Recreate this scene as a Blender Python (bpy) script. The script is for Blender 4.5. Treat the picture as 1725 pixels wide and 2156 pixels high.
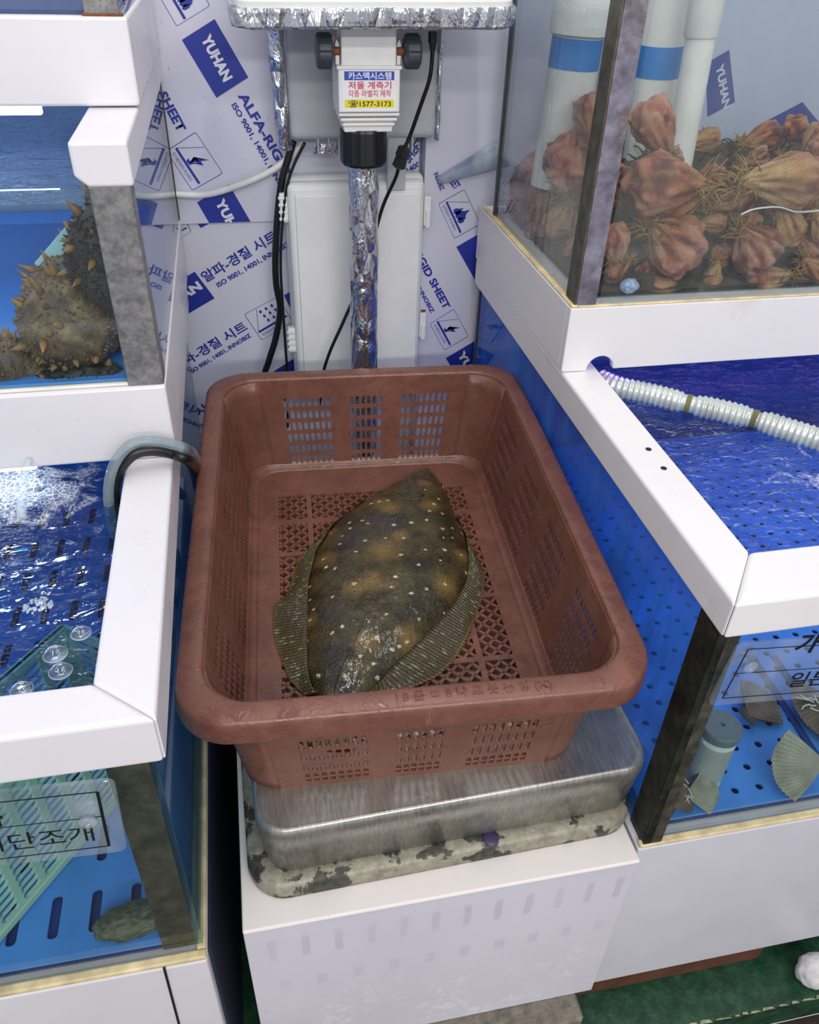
import bpy, bmesh, math, random
from mathutils import Vector, Matrix, noise, Euler
random.seed(7)
for o in list(bpy.data.objects): bpy.data.objects.remove(o)
S = bpy.context.scene
COL = S.collection
# ---------------------------------------------------------------- camera (f, principal point and axes solved from the vanishing points)
F, CX, CY = 1697.0, 862.5, 1078.0
CAM = Vector((0, 0, 1.32))
def _n(v): return v.normalized()
_Y = _n(Vector((441-CX, -205-CY, F)))
_Z = -_n(Vector((780-CX, 3350-CY, F))); _Z = _n(_Z - _Y*_Z.dot(_Y))
_X = _Z.cross(_Y)
if _X.x < 0: _X = -_X
RW = Matrix((_X, _Y, _Z))                      # world = RW @ camera axes (x right, y down, z forward)
cd = bpy.data.cameras.new('camera'); cam = bpy.data.objects.new('camera', cd); COL.objects.link(cam)
r, d, f = RW.col[0], RW.col[1], RW.col[2]
M = Matrix((( r.x, -d.x, -f.x, CAM.x), (r.y, -d.y, -f.y, CAM.y), (r.z, -d.z, -f.z, CAM.z), (0, 0, 0, 1)))
cam.matrix_world = M
cd.sensor_fit = 'HORIZONTAL'; cd.sensor_width = 36; cd.lens = F/1725*36; cd.clip_start = .02; cd.clip_end = 50
S.camera = cam
def ray(u, v): return RW @ Vector(((u-CX)/F, (v-CY)/F, 1))
def onz(u, v, z): q = ray(u, v); return CAM + q*((z-CAM.z)/q.z)
def ony(u, v, y): q = ray(u, v); return CAM + q*((y-CAM.y)/q.y)
def onx(u, v, x): q = ray(u, v); return CAM + q*((x-CAM.x)/q.x)
# ---------------------------------------------------------------- world, room lights and added front fills, exposure
w = bpy.data.worlds.new('world'); S.world = w; w.use_nodes = True
w.node_tree.nodes['Background'].inputs[0].default_value = (.90, .92, 1, 1)
w.node_tree.nodes['Background'].inputs[1].default_value = .55
def area(name, loc, rot, sx, sy, e, col=(1, .97, .93)):
    l = bpy.data.lights.new(name, 'AREA'); l.shape = 'RECTANGLE'; l.size = sx; l.size_y = sy; l.energy = e; l.color = col
    o = bpy.data.objects.new(name, l); COL.objects.link(o); o.location = loc; o.rotation_euler = rot; return o
area('ceiling_tube_light', (-.75, .25, 2.7), (0, 0, 0), .10, 1.8, 6.5)
area('ceiling_tube_light', (.27, .74, 2.25), (0, 0, .0), .05, 1.2, 6)
area('ceiling_tube_light', (1.15, .25, 2.7), (0, 0, 0), .10, 1.8, 6.5)
area('added_front_fill', (.2, -1.5, 2.5), (math.radians(40), 0, 0), 2.6, .16, 26)  # unseen fill added behind the camera to brighten upright faces
area('added_front_fill', (.2, -2.9, 2.3), (math.radians(60), 0, 0), 2.6, .16, 48)  # second added fill, lower and farther back
S.view_settings.view_transform = 'Standard'; S.view_settings.look = 'None'; S.view_settings.gamma = 1
S.view_settings.use_curve_mapping = False; S.view_settings.exposure = 0.0
S.cycles.max_bounces = 8; S.cycles.diffuse_bounces = 4; S.cycles.glossy_bounces = 4; S.cycles.transparent_max_bounces = 20
S.cycles.use_denoising = True; S.cycles.adaptive_threshold = .02; S.cycles.sample_clamp_indirect = 4
# ---------------------------------------------------------------- materials
def c(r, g, b):
    def l(x): x /= 255.; return x/12.92 if x <= .04045 else ((x+.055)/1.055)**2.4
    return (l(r), l(g), l(b), 1)
class NT:
    def __init__(s, name):
        s.m = bpy.data.materials.new(name); s.m.use_nodes = True; s.t = s.m.node_tree; s.t.nodes.clear()
        s.out = s.n('ShaderNodeOutputMaterial')
    def n(s, typ, **kw):
        x = s.t.nodes.new(typ)
        for k, v in kw.items(): setattr(x, k, v)
        return x
    def l(s, a, b): s.t.links.new(a, b)
    def coord(s, kind='Object'): return s.n('ShaderNodeTexCoord').outputs[kind]
    def noise(s, scale, detail=4, rough=.55, vec=None, dist=0):
        x = s.n('ShaderNodeTexNoise'); x.inputs['Scale'].default_value = scale; x.inputs['Detail'].default_value = detail
        x.inputs['Roughness'].default_value = rough; x.inputs['Distortion'].default_value = dist
        s.l(vec if vec else s.coord(), x.inputs['Vector']); return x.outputs['Fac']
    def voro(s, scale, feat='F1', vec=None, rnd=1):
        x = s.n('ShaderNodeTexVoronoi', feature=feat); x.inputs['Scale'].default_value = scale; x.inputs['Randomness'].default_value = rnd
        s.l(vec if vec else s.coord(), x.inputs['Vector']); return x.outputs['Distance']
    def ramp(s, fac, stops, interp='LINEAR'):
        x = s.n('ShaderNodeValToRGB'); x.color_ramp.interpolation = interp
        e = x.color_ramp.elements
        e[0].position, e[0].color = stops[0]; e[1].position, e[1].color = stops[-1]
        for p, col in stops[1:-1]: q = e.new(p); q.color = col
        s.l(fac, x.inputs[0]); return x.outputs[0]
    def mix(s, fac, a, b, mode='MIX'):
        x = s.n('ShaderNodeMix', data_type='RGBA', blend_type=mode)
        for i, v in ((0, fac), (6, a), (7, b)):
            if isinstance(v, (int, float, tuple)): x.inputs[i].default_value = v
            else: s.l(v, x.inputs[i])
        return x.outputs[2]
    def math(s, op, a, b=0.0):
        x = s.n('ShaderNodeMath', operation=op)
        for i, v in enumerate((a, b)):
            if isinstance(v, (int, float)): x.inputs[i].default_value = v
            else: s.l(v, x.inputs[i])
        return x.outputs[0]
    def schlick(s, f0):
        lw = s.n('ShaderNodeLayerWeight'); lw.inputs['Blend'].default_value = .5
        return s.math('ADD', s.math('MULTIPLY', s.math('POWER', lw.outputs['Facing'], 5.0), 1-f0), f0), lw
    def bump(s, h, strength=.3, dist=.002):
        x = s.n('ShaderNodeBump'); x.inputs['Strength'].default_value = strength; x.inputs['Distance'].default_value = dist
        s.l(h, x.inputs['Height']); return x.outputs[0]
    def bsdf(s, col, rough=.5, metal=0, normal=None, spec=.5, sss=0, coat=0, emit=None, es=0, alpha=1):
        x = s.n('ShaderNodeBsdfPrincipled')
        for k, v in (('Base Color', col), ('Roughness', rough), ('Metallic', metal), ('Specular IOR Level', spec), ('Coat Weight', coat)):
            if isinstance(v, (int, float, tuple)): x.inputs[k].default_value = v
            else: s.l(v, x.inputs[k])
        x.inputs['Coat Roughness'].default_value = .05
        if sss: x.inputs['Subsurface Weight'].default_value = sss; x.inputs['Subsurface Scale'].default_value = .01
        if normal:
            s.l(normal, x.inputs['Normal'])
            if coat: s.l(normal, x.inputs['Coat Normal'])
        if emit: x.inputs['Emission Color'].default_value = emit; x.inputs['Emission Strength'].default_value = es
        s.l(x.outputs[0], s.out.inputs[0]); s.b = x; return s.m
def plain(name, col, rough=.5, metal=0, var=.12, scale=30, bump=.0, bscale=200, **kw):
    t = NT(name); n = t.noise(scale, 5)
    dk = tuple(x*(1-var) for x in col[:3])+(1,); lt = tuple(min(1, x*(1+var)) for x in col[:3])+(1,)
    cc = t.ramp(n, [(.3, dk), (.7, lt)])
    nm = t.bump(t.noise(bscale, 3), bump, .001) if bump else None
    return t.bsdf(cc, rough, metal, nm, **kw)
MAT = {}
def white_pvc(name, base, speck=.5, stain=(200, 176, 130), stain_amt=.0, rough=.32):
    t = NT(name)
    col = t.ramp(t.noise(3.5, 3), [(.3, c(*[x-6 for x in base])), (.7, c(*base))])
    if stain_amt:
        m = t.ramp(t.noise(9, 6, .65), [(.60, (0, 0, 0, 1)), (.74, (stain_amt,)*3+(1,))]); col = t.mix(m, col, c(*stain))
    sp = t.ramp(t.noise(260, 2), [(.77, (0, 0, 0, 1)), (.80, (speck,)*3+(1,))]); col = t.mix(sp, col, c(120, 100, 85))
    sc = t.ramp(t.voro(22, 'DISTANCE_TO_EDGE'), [(.0, (.16,)*3+(1,)), (.008, (0, 0, 0, 1))])
    rg = t.ramp(t.noise(14, 4), [(.3, (rough-.08,)*3+(1,)), (.7, (rough+.12,)*3+(1,))])
    return t.bsdf(col, rg, 0, t.bump(t.noise(60, 3), .06, .001))
MAT['pvc'] = white_pvc('white_pvc_board', (227, 224, 229), .25)
MAT['pvc_warm'] = white_pvc('stained_white_pvc', (232, 229, 230), .35, stain_amt=.35)
MAT['pvc_box'] = white_pvc('cream_white_box_top', (238, 231, 228), .7, stain=(205, 180, 150), stain_amt=.12)
MAT['seal'] = plain('yellowed_silicone_sealant', c(214, 196, 152), .45, var=.3, scale=40)
MAT['seal_white'] = plain('white_silicone_sealant', c(226, 222, 214), .3, var=.12, scale=30)
def metal_mat(name, col, dark, rough=.38, scale=30, rust=0.):
    t = NT(name)
    cc = t.ramp(t.noise(scale, 6, .65), [(.3, dark), (.62, col)])
    if rust:
        m = t.ramp(t.noise(scale*.45, 6, .7, dist=.6), [(.57, (0, 0, 0, 1)), (.68, (rust,)*3+(1,))]); cc = t.mix(m, cc, c(120, 92, 58))
    me = t.ramp(t.noise(scale*.8, 4), [(.3, (.45,)*3+(1,)), (.6, (.85,)*3+(1,))])
    rg = t.ramp(t.noise(scale*1.4, 5), [(.3, (rough-.1,)*3+(1,)), (.7, (rough+.2,)*3+(1,))])
    return t.bsdf(cc, rg, me, t.bump(t.noise(scale*6, 3), .15, .001))
MAT['post'] = metal_mat('spotted_galvanised_steel', c(150, 149, 148), c(104, 102, 102), .4, 120, .0)
MAT['post_green'] = metal_mat('algae_dulled_steel', c(104, 102, 88), c(78, 80, 68), .45, 60, .15)
MAT['post_dark'] = metal_mat('dark_mossy_steel', c(62, 66, 58), c(34, 38, 34), .5, 50, .2)
MAT['post_rust'] = metal_mat('rusting_bluish_steel', c(160, 156, 172), c(110, 104, 112), .3, 45, .6)
def pan_mat():
    t = NT('worn_stainless_pan')
    mp = t.n('ShaderNodeMapping'); mp.inputs['Scale'].default_value = (6, .6, 1); t.l(t.coord(), mp.inputs[0])
    br = t.noise(60, 4, .6, vec=mp.outputs[0])
    cc = t.ramp(t.math('ADD', t.math('MULTIPLY', br, .5), t.math('MULTIPLY', t.noise(9, 6, .7), .5)), [(.32, c(138, 135, 130)), (.65, c(196, 193, 186))])
    m = t.ramp(t.noise(34, 7, .75, dist=.5), [(.60, (0, 0, 0, 1)), (.70, (.55,)*3+(1,))]); cc = t.mix(m, cc, c(108, 90, 66))
    rg = t.ramp(t.noise(18, 5), [(.3, (.26,)*3+(1,)), (.7, (.5,)*3+(1,))])
    return t.bsdf(cc, rg, .8, t.bump(t.math('ADD', br, t.noise(140, 4)), .14, .001))
MAT['pan'] = pan_mat()
def base_mat():
    t = NT('flaking_scale_base')
    cc = t.ramp(t.noise(80, 6, .7), [(.3, c(122, 118, 104)), (.65, c(168, 163, 146))])
    m = t.ramp(t.noise(24, 6, .62, dist=.4), [(.50, (0, 0, 0, 1)), (.53, (1, 1, 1, 1))]); cc = t.mix(m, cc, t.ramp(t.noise(120, 4), [(.3, c(48, 48, 42)), (.7, c(86, 84, 74))]))
    m2 = t.ramp(t.noise(15, 5, .7), [(.62, (0, 0, 0, 1)), (.70, (.7,)*3+(1,))]); cc = t.mix(m2, cc, c(150, 122, 76))
    return t.bsdf(cc, .55, .25, t.bump(t.math('ADD', t.math('MULTIPLY', m, -.6), t.noise(150, 4)), .4, .0015))
MAT['base_cast'] = base_mat()
MAT['rust'] = plain('rust_brown', c(120, 70, 38), .8, var=.4, scale=80)
MAT['black'] = plain('black_plastic', c(24, 25, 28), .4, var=.25, bump=.1)
MAT['rubber'] = plain('black_cable_rubber', c(16, 17, 19), .35, var=.2)
MAT['dark_gasket'] = plain('dark_glass_edge', c(52, 56, 60), .35, var=.4, scale=60)
MAT['grey_pl'] = plain('pale_grey_plastic', c(176, 177, 184), .42, var=.06, scale=20, bump=.08)
MAT['cream_pl'] = plain('ivory_plastic', c(226, 226, 224), .4, var=.05, scale=25, bump=.05)
MAT['knob'] = plain('charcoal_plastic', c(58, 64, 74), .38, var=.15)
MAT['cable_white'] = plain('white_cable', c(226, 224, 220), .4, var=.08)
MAT['ink'] = plain('blue_ink', c(34, 52, 150), .4, var=.06)
MAT['ink_white'] = plain('white_ink', c(226, 226, 236), .4, var=.04)
MAT['ink_black'] = plain('black_ink', c(18, 18, 22), .4, var=.1)
MAT['ink_red'] = plain('red_ink', c(206, 50, 56), .4, var=.08)
MAT['ink_yellow'] = plain('yellow_ink', c(226, 212, 40), .4, var=.05)
MAT['paper'] = plain('white_label_paper', c(232, 230, 236), .35, var=.04)
MAT['sticker_blue'] = plain('blue_label', c(44, 76, 176), .35, var=.05)
def thin_glass(name, tint, refl=1.0, ior=1.45, rough=.0, dirt_haze=0., dirt_haze_col=(200, 205, 205), bump=0.):
    t = NT(name)
    tr = t.n('ShaderNodeBsdfTransparent'); tr.inputs[0].default_value = tint
    gl = t.n('ShaderNodeBsdfGlossy'); gl.inputs['Roughness'].default_value = rough
    fr, _ = t.schlick(.035)
    mx = t.n('ShaderNodeMixShader'); t.l(t.math('MULTIPLY', fr, refl), mx.inputs[0]); t.l(tr.outputs[0], mx.inputs[1]); t.l(gl.outputs[0], mx.inputs[2])
    o = mx.outputs[0]
    if dirt_haze:
        df = t.n('ShaderNodeBsdfDiffuse'); df.inputs[0].default_value = c(*dirt_haze_col)
        mp = t.n('ShaderNodeMapping'); mp.inputs['Scale'].default_value = (1, 1, .25); t.l(t.coord(), mp.inputs[0])
        m = t.ramp(t.noise(28, 2, .6, vec=mp.outputs[0]), [(.35, (dirt_haze*.25,)*3+(1,)), (.75, (dirt_haze,)*3+(1,))])
        m2 = t.n('ShaderNodeMixShader'); t.l(m, m2.inputs[0]); t.l(o, m2.inputs[1]); t.l(df.outputs[0], m2.inputs[2]); o = m2.outputs[0]
    t.l(o, t.out.inputs[0]); return t.m
MAT['glass'] = thin_glass('tank_glass', (.93, .97, .96, 1))
MAT['glass_wet'] = thin_glass('algae_filmed_tank_glass', (.965, .98, .985, 1), dirt_haze=.05, dirt_haze_col=(190, 195, 190))
MAT['glass_blue'] = thin_glass('blue_hazed_side_glass', (.66, .82, .98, 1), dirt_haze=.66, dirt_haze_col=(70, 130, 215))  # painted haze: blue interior seen through water, mixed into the pane's own colour
MAT['glass_teal'] = thin_glass('teal_side_glass', (.66, .84, .90, 1), dirt_haze=.22, dirt_haze_col=(86, 120, 140))
MAT['acrylic'] = thin_glass('clear_acrylic', (.88, .92, .94, 1), dirt_haze=.20, dirt_haze_col=(205, 215, 225))
MAT['silicone'] = thin_glass('clear_silicone_rubber', (.88, .92, .95, 1), dirt_haze=.25, dirt_haze_col=(225, 230, 235), rough=.08)
def water_mat(name, tint, foam=0., foamcol=(215, 222, 232), bumpscale=45, bump=.5, body=0., bodycol=(30, 90, 180)):
    t = NT(name)
    mp = t.n('ShaderNodeMapping'); mp.inputs['Scale'].default_value = (1, 2.2, 1); t.l(t.coord(), mp.inputs[0])
    h = t.math('ADD', t.noise(bumpscale, 3, .5, vec=mp.outputs[0], dist=.8), t.math('MULTIPLY', t.noise(bumpscale*3.2, 2, .5), .25))
    nm = t.bump(h, bump, .012)
    tr = t.n('ShaderNodeBsdfTransparent'); tr.inputs[0].default_value = tint
    gl = t.n('ShaderNodeBsdfGlossy'); gl.inputs['Roughness'].default_value = .02; t.l(nm, gl.inputs['Normal'])
    fr, lw = t.schlick(.025); t.l(nm, lw.inputs['Normal'])
    mx = t.n('ShaderNodeMixShader'); t.l(fr, mx.inputs[0]); t.l(tr.outputs[0], mx.inputs[1]); t.l(gl.outputs[0], mx.inputs[2]); o = mx.outputs[0]
    df = t.n('ShaderNodeBsdfDiffuse')
    if body:
        df.inputs[0].default_value = c(*bodycol); m2 = t.n('ShaderNodeMixShader'); m2.inputs[0].default_value = body
        t.l(tr.outputs[0], m2.inputs[1]); t.l(df.outputs[0], m2.inputs[2]); t.l(m2.outputs[0], mx.inputs[1])
    if foam:
        d2 = t.n('ShaderNodeBsdfDiffuse'); d2.inputs[0].default_value = c(*foamcol)
        at = t.n('ShaderNodeAttribute', attribute_name='foam')
        cell = t.ramp(t.voro(170, 'DISTANCE_TO_EDGE'), [(.0, (1, 1, 1, 1)), (.12, (.25,)*3+(1,))])
        patch = t.ramp(t.math('ADD', t.noise(26, 6, .65, dist=1.2), t.math('MULTIPLY', t.math('SUBTRACT', at.outputs['Fac'], .5), .55)), [(.56, (0, 0, 0, 1)), (.66, (1, 1, 1, 1))])
        m3 = t.n('ShaderNodeMixShader'); t.l(t.math('MULTIPLY', t.math('MULTIPLY', patch, cell), foam), m3.inputs[0]); t.l(o, m3.inputs[1]); t.l(d2.outputs[0], m3.inputs[2]); o = m3.outputs[0]
    t.l(o, t.out.inputs[0]); return t.m
MAT['water_deep'] = water_mat('rippled_blue_water', (.30, .50, .74, 1), foam=.75, bump=1.0, bumpscale=36)
MAT['water_right'] = water_mat('choppy_blue_water', (.78, .88, 1, 1), foam=.7, bump=.7, bumpscale=60)
MAT['water_clear'] = water_mat('clear_water_surface', (.88, .95, 1, 1), foam=0, bump=1.0, bumpscale=50)
MAT['blue'] = plain('blue_tank_liner', c(92, 152, 222), .45, var=.12, scale=8)
MAT['blue_dark'] = plain('dark_blue_underlay', c(24, 62, 128), .6, var=.15)
MAT['gap_shade'] = plain('navy_gap_shade', c(28, 36, 60), .5, var=.2)
def emit(name, col, s):
    t = NT(name); e = t.n('ShaderNodeEmission'); e.inputs[0].default_value = col; e.inputs[1].default_value = s; t.l(e.outputs[0], t.out.inputs[0]); return t.m
# ---------------------------------------------------------------- mesh helpers
OFF = {}
def root(name, label, cat, loc=(0, 0, 0), group=None, kind=None):
    o = bpy.data.objects.new(name, None); COL.objects.link(o); o.location = loc; OFF[o.name] = Vector(loc)
    o['label'] = label
    if cat: o['category'] = cat
    if group: o['group'] = group
    if kind: o['kind'] = kind
    o.empty_display_size = .02
    return o
def tag(o, label=None, cat=None, group=None, kind=None):
    for k, v in (('label', label), ('category', cat), ('group', group), ('kind', kind)):
        if v: o[k] = v
    return o
def link(name, me, mat, parent=None):
    o = bpy.data.objects.new(name, me); COL.objects.link(o)
    if mat is not None and not me.materials: me.materials.append(MAT[mat] if isinstance(mat, str) else mat)
    if parent is not None:
        o.parent = parent; OFF[o.name] = OFF.get(parent.name, Vector((0, 0, 0)))
    else: OFF[o.name] = Vector((0, 0, 0))
    return o
class MB:
    def __init__(s): s.v = []; s.f = []
    def add(s, vs, fs):
        b = len(s.v); s.v += [tuple(x) for x in vs]; s.f += [tuple(i+b for i in q) for q in fs]; return s
    def box(s, a, b):
        (x0, y0, z0), (x1, y1, z1) = a, b
        return s.add([(x0, y0, z0), (x1, y0, z0), (x1, y1, z0), (x0, y1, z0), (x0, y0, z1), (x1, y0, z1), (x1, y1, z1), (x0, y1, z1)],
                     [(0, 3, 2, 1), (4, 5, 6, 7), (0, 1, 5, 4), (1, 2, 6, 5), (2, 3, 7, 6), (3, 0, 4, 7)])
    def prism(s, poly, vec, base=None):
        n = len(poly); vec = Vector(vec); p = [Vector(q) for q in poly]
        return s.add(p+[q+vec for q in p], [tuple(range(n-1, -1, -1)), tuple(range(n, 2*n))]+[(i, (i+1) % n, n+(i+1) % n, n+i) for i in range(n)])
    def tube(s, pts, rad, n=10, cap=True, twist=None):
        pts = [Vector(p) for p in pts]; N = len(pts); rs = rad if isinstance(rad, (list, tuple)) else [rad]*N
        up = Vector((0, 0, 1)); vs = []; prev = None
        for i, p in enumerate(pts):
            t = (pts[min(i+1, N-1)]-pts[max(i-1, 0)]).normalized()
            if prev is None:
                a = t.cross(up)
                if a.length < .05: a = t.cross(Vector((1, 0, 0)))
                a.normalize()
            else: a = (prev - t*prev.dot(t)).normalized()
            prev = a; b = t.cross(a)
            for k in range(n):
                th = 2*math.pi*k/n; vs.append(p+(a*math.cos(th)+b*math.sin(th))*rs[i])
        fs = [(i*n+k, i*n+(k+1) % n, (i+1)*n+(k+1) % n, (i+1)*n+k) for i in range(N-1) for k in range(n)]
        if cap: fs += [tuple(range(n-1, -1, -1)), tuple((N-1)*n+k for k in range(n))]
        return s.add(vs, fs)
    def lathe(s, prof, n=24, axis=None):
        m = axis or Matrix.Identity(4); vs = []; N = len(prof)
        for r_, z in prof:
            for k in range(n):
                th = 2*math.pi*k/n; vs.append(m @ Vector((r_*math.cos(th), r_*math.sin(th), z)))
        fs = [(i*n+k, i*n+(k+1) % n, (i+1)*n+(k+1) % n, (i+1)*n+k) for i in range(N-1) for k in range(n)]
        fs += [tuple(range(n-1, -1, -1)), tuple((N-1)*n+k for k in range(n))]
        return s.add(vs, fs)
    def mesh(s, name, off=Vector((0, 0, 0)), smooth=False):
        me = bpy.data.meshes.new(name); me.from_pydata([(v[0]-off.x, v[1]-off.y, v[2]-off.z) for v in s.v], [], s.f); me.validate()
        bm = bmesh.new(); bm.from_mesh(me); bmesh.ops.recalc_face_normals(bm, faces=bm.faces); bm.to_mesh(me); bm.free()
        if smooth:
            for p in me.polygons: p.use_smooth = True
        me.update(); return me
    def build(s, name, mat, parent=None, smooth=False, bevel=0, seg=2, world=True, solid=0):
        off = OFF.get(parent.name, Vector((0, 0, 0))) if (parent is not None and world) else Vector((0, 0, 0))
        o = link(name, s.mesh(name, off, smooth), mat, parent)
        if solid: m = o.modifiers.new('solid', 'SOLIDIFY'); m.thickness = solid; m.offset = 0
        if bevel: m = o.modifiers.new('bevel', 'BEVEL'); m.width = bevel; m.segments = seg; m.limit_method = 'ANGLE'; m.angle_limit = .6
        return o
def box(name, a, b, mat, parent=None, bevel=.002, **kw): return MB().box(a, b).build(name, mat, parent, bevel=bevel, **kw)
def spline(pts, n=8):
    pts = [Vector(p) for p in pts]; q = [pts[0]*2-pts[1]]+pts+[pts[-1]*2-pts[-2]]; out = []
    for i in range(1, len(q)-2):
        p0, p1, p2, p3 = q[i-1:i+3]
        for k in range(n):
            t = k/n; out.append(.5*((2*p1)+(p2-p0)*t+(2*p0-5*p1+4*p2-p3)*t*t+(3*p1-p0-3*p2+p3)*t**3))
    out.append(pts[-1]); return out
def rrect(hx, hy, r_, n=6):
    """rounded rectangle, counter-clockwise"""
    out = []
    for sx, sy, a0 in ((1, 1, 0), (-1, 1, 90), (-1, -1, 180), (1, -1, 270)):
        for k in range(n+1):
            a = math.radians(a0+90*k/n); out.append((sx*(hx-r_)+r_*math.cos(a), sy*(hy-r_)+r_*math.sin(a)))
    return out
def text_mesh(name, body, size, bold=0., align='LEFT', sx=1., space=1.):
    cu = bpy.data.curves.new(name, 'FONT'); cu.body = body; cu.size = size; cu.offset = bold; cu.align_x = align; cu.space_character = space
    cu.resolution_u = 3; cu.fill_mode = 'FRONT'
    o = bpy.data.objects.new(name, cu); COL.objects.link(o)
    dg = bpy.context.evaluated_depsgraph_get(); me = bpy.data.meshes.new_from_object(o.evaluated_get(dg))
    me.name = name
    bpy.data.objects.remove(o); bpy.data.curves.remove(cu)
    me.materials.clear()
    if sx != 1:
        for v in me.vertices: v.co.x *= sx
    return me
def place_text(name, body, origin, xdir, ydir, mat, parent, width=None, size=.02, bold=0., space=1.):
    """flat print: text starts at origin, runs along xdir; width fits it"""
    me = text_mesh(name, body, size, bold*size, space=space)
    xs = [v.co.x for v in me.vertices]
    if not xs: return None
    k = (width/(max(xs)-min(xs))) if width else 1.
    x0 = min(xs); off = OFF.get(parent.name, Vector((0, 0, 0)))
    origin, xdir, ydir = Vector(origin), Vector(xdir).normalized(), Vector(ydir).normalized()
    for v in me.vertices: v.co = origin+xdir*((v.co.x-x0)*k)+ydir*v.co.y-off
    me.update(); return link(name, me, mat, parent)
def hole_panel(P, us, vs, holes, slot, nslot=3):
    """panel over the grid us x vs (lists of breakpoints); cells in holes get a stadium/rounded hole; P(u,v)->Vector. slot=(wu, wv) half sizes"""
    m = MB(); idx = {}
    def vid(u, v):
        k = (round(u, 6), round(v, 6))
        if k not in idx: idx[k] = len(m.v); m.v.append(tuple(P(u, v)))
        return idx[k]
    for i in range(len(us)-1):
        for j in range(len(vs)-1):
            u0, u1, v0, v1 = us[i], us[i+1], vs[j], vs[j+1]
            A, B, Cc, D = vid(u0, v0), vid(u1, v0), vid(u1, v1), vid(u0, v1)
            if (i, j) not in holes: m.f.append((A, B, Cc, D)); continue
            cu, cv = (u0+u1)/2, (v0+v1)/2; hu, hv = slot; rr = min(hu, hv)*.8
            pts = [vid(cu+x, cv+y) for x, y in rrect(hu, hv, rr, nslot)]; q = nslot+1
            ne, nw, sw, se = pts[:q], pts[q:2*q], pts[2*q:3*q], pts[3*q:]
            h = q//2
            m.f.append((Cc, D, *reversed(ne[h:]+nw[:h+1])))
            m.f.append((D, A, *reversed(nw[h:]+sw[:h+1])))
            m.f.append((A, B, *reversed(sw[h:]+se[:h+1])))
            m.f.append((B, Cc, *reversed(se[h:]+ne[:h+1])))
    return m
# ================================================================ SETTING
def struct(o, label=None): o['kind'] = 'structure'; o['label'] = label or o.name; return o
def green_mat():
    t = NT('worn_green_floor_paint')
    col = t.ramp(t.noise(45, 8, .7), [(.32, c(14, 44, 30)), (.5, c(24, 66, 44)), (.72, c(52, 92, 66))])
    sp = t.ramp(t.noise(7, 7, .75), [(.66, (0, 0, 0, 1)), (.74, (.6,)*3+(1,))]); col = t.mix(sp, col, c(12, 30, 26))
    return t.bsdf(col, t.ramp(t.noise(20, 4), [(.3, (.22,)*3+(1,)), (.7, (.6,)*3+(1,))]), 0, t.bump(t.noise(160, 4), .4, .002))
MAT['green'] = green_mat()
MAT['worn_edge'] = plain('worn_paint_edge', c(150, 156, 120), .7, var=.5, scale=120)
fl = root('floor', 'worn green painted floor under the tanks', None, (0, 0, 0), kind='structure')
box('plinth', (-1.6, .405, -.07), (1.9, 1.46, 0), 'green', fl, bevel=.004)
box('lower_floor', (-1.6, -.9, -.16), (1.9, .405, -.07), plain('wet_brown_floor', c(52, 40, 36), .3, var=.4, scale=25), fl, bevel=0)
m = MB()                                                                 # chipped paint along the plinth's edge
x = .50
while x < .76:
    w_ = random.uniform(.006, .03); hgt = random.uniform(.002, .005)
    m.prism([(x, .4035+random.uniform(0, .002), .0008), (x+w_, .4035, .0008), (x+w_*.8, .4035+hgt, .0008), (x+w_*.2, .4045+hgt, .0008)], (0, 0, .0006)); x += w_*random.uniform(.95, 1.5)
m.build('chipped_edge', 'worn_edge', fl)
struct(box('wall_back', (-1.8, 1.415, -.07), (2.1, 1.5, 2.7), 'pvc', bevel=0), 'white wall behind the tanks')
WB = bpy.data.objects['wall_back']
def sheet_mat(name, base):
    t = NT(name)
    col = t.ramp(t.noise(2.5, 3), [(.3, c(*[x-8 for x in base])), (.7, c(*base))])
    mould = t.ramp(t.noise(150, 3, .6), [(.70, (0, 0, 0, 1)), (.76, (.8,)*3+(1,))])
    area_ = t.ramp(t.noise(6, 4), [(.42, (.25,)*3+(1,)), (.62, (1, 1, 1, 1))])
    col = t.mix(t.math('MULTIPLY', mould, area_), col, c(112, 98, 92))
    return t.bsdf(col, .38, 0, t.bump(t.noise(9, 3), .08, .004))
MAT['sheet'] = sheet_mat('printed_foam_sheet', (212, 211, 226))
MAT['sheet_low'] = sheet_mat('printed_foam_sheet_lower', (218, 217, 230))
ZS = .893
PA = box('wall_panel', (-1.6, 1.396, ZS), (.303, 1.4148, 1.75), 'sheet', WB, bevel=.001)
PB = box('wall_panel', (-1.6, 1.405, 0.0), (.303, 1.4148, ZS), 'sheet_low', WB, bevel=.001)
PC = box('wall_panel', (.308, 1.372, 0.0), (2.0, 1.4148, 1.75), 'sheet', WB, bevel=.001)
def clip(o, planes):
    bm = bmesh.new(); bm.from_mesh(o.data)
    for co, no in planes:
        bmesh.ops.bisect_plane(bm, geom=bm.verts[:]+bm.edges[:]+bm.faces[:], plane_co=co, plane_no=no, clear_outer=True)
    bm.to_mesh(o.data); bm.free(); return o
PAN = {'A': (PA, 1.3955, [((0, 0, ZS+.001), (0, 0, -1)), ((.302, 0, 0), (1, 0, 0))]),
       'B': (PB, 1.4045, [((0, 0, ZS-.001), (0, 0, 1)), ((.302, 0, 0), (1, 0, 0))]),
       'C': (PC, 1.3715, [((.309, 0, 0), (-1, 0, 0))])}
def pw(k, uv): return ony(uv[0], uv[1], PAN[k][1])
def flat(k, name, polys, mat, lift=0.):
    """polys: lists of points already on panel k"""
    m = MB()
    for p in polys: m.add([q+Vector((0, -lift, 0)) for q in p], [tuple(range(len(p)))])
    o = m.build(name, mat, PAN[k][0]); return clip(o, PAN[k][2])
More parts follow.
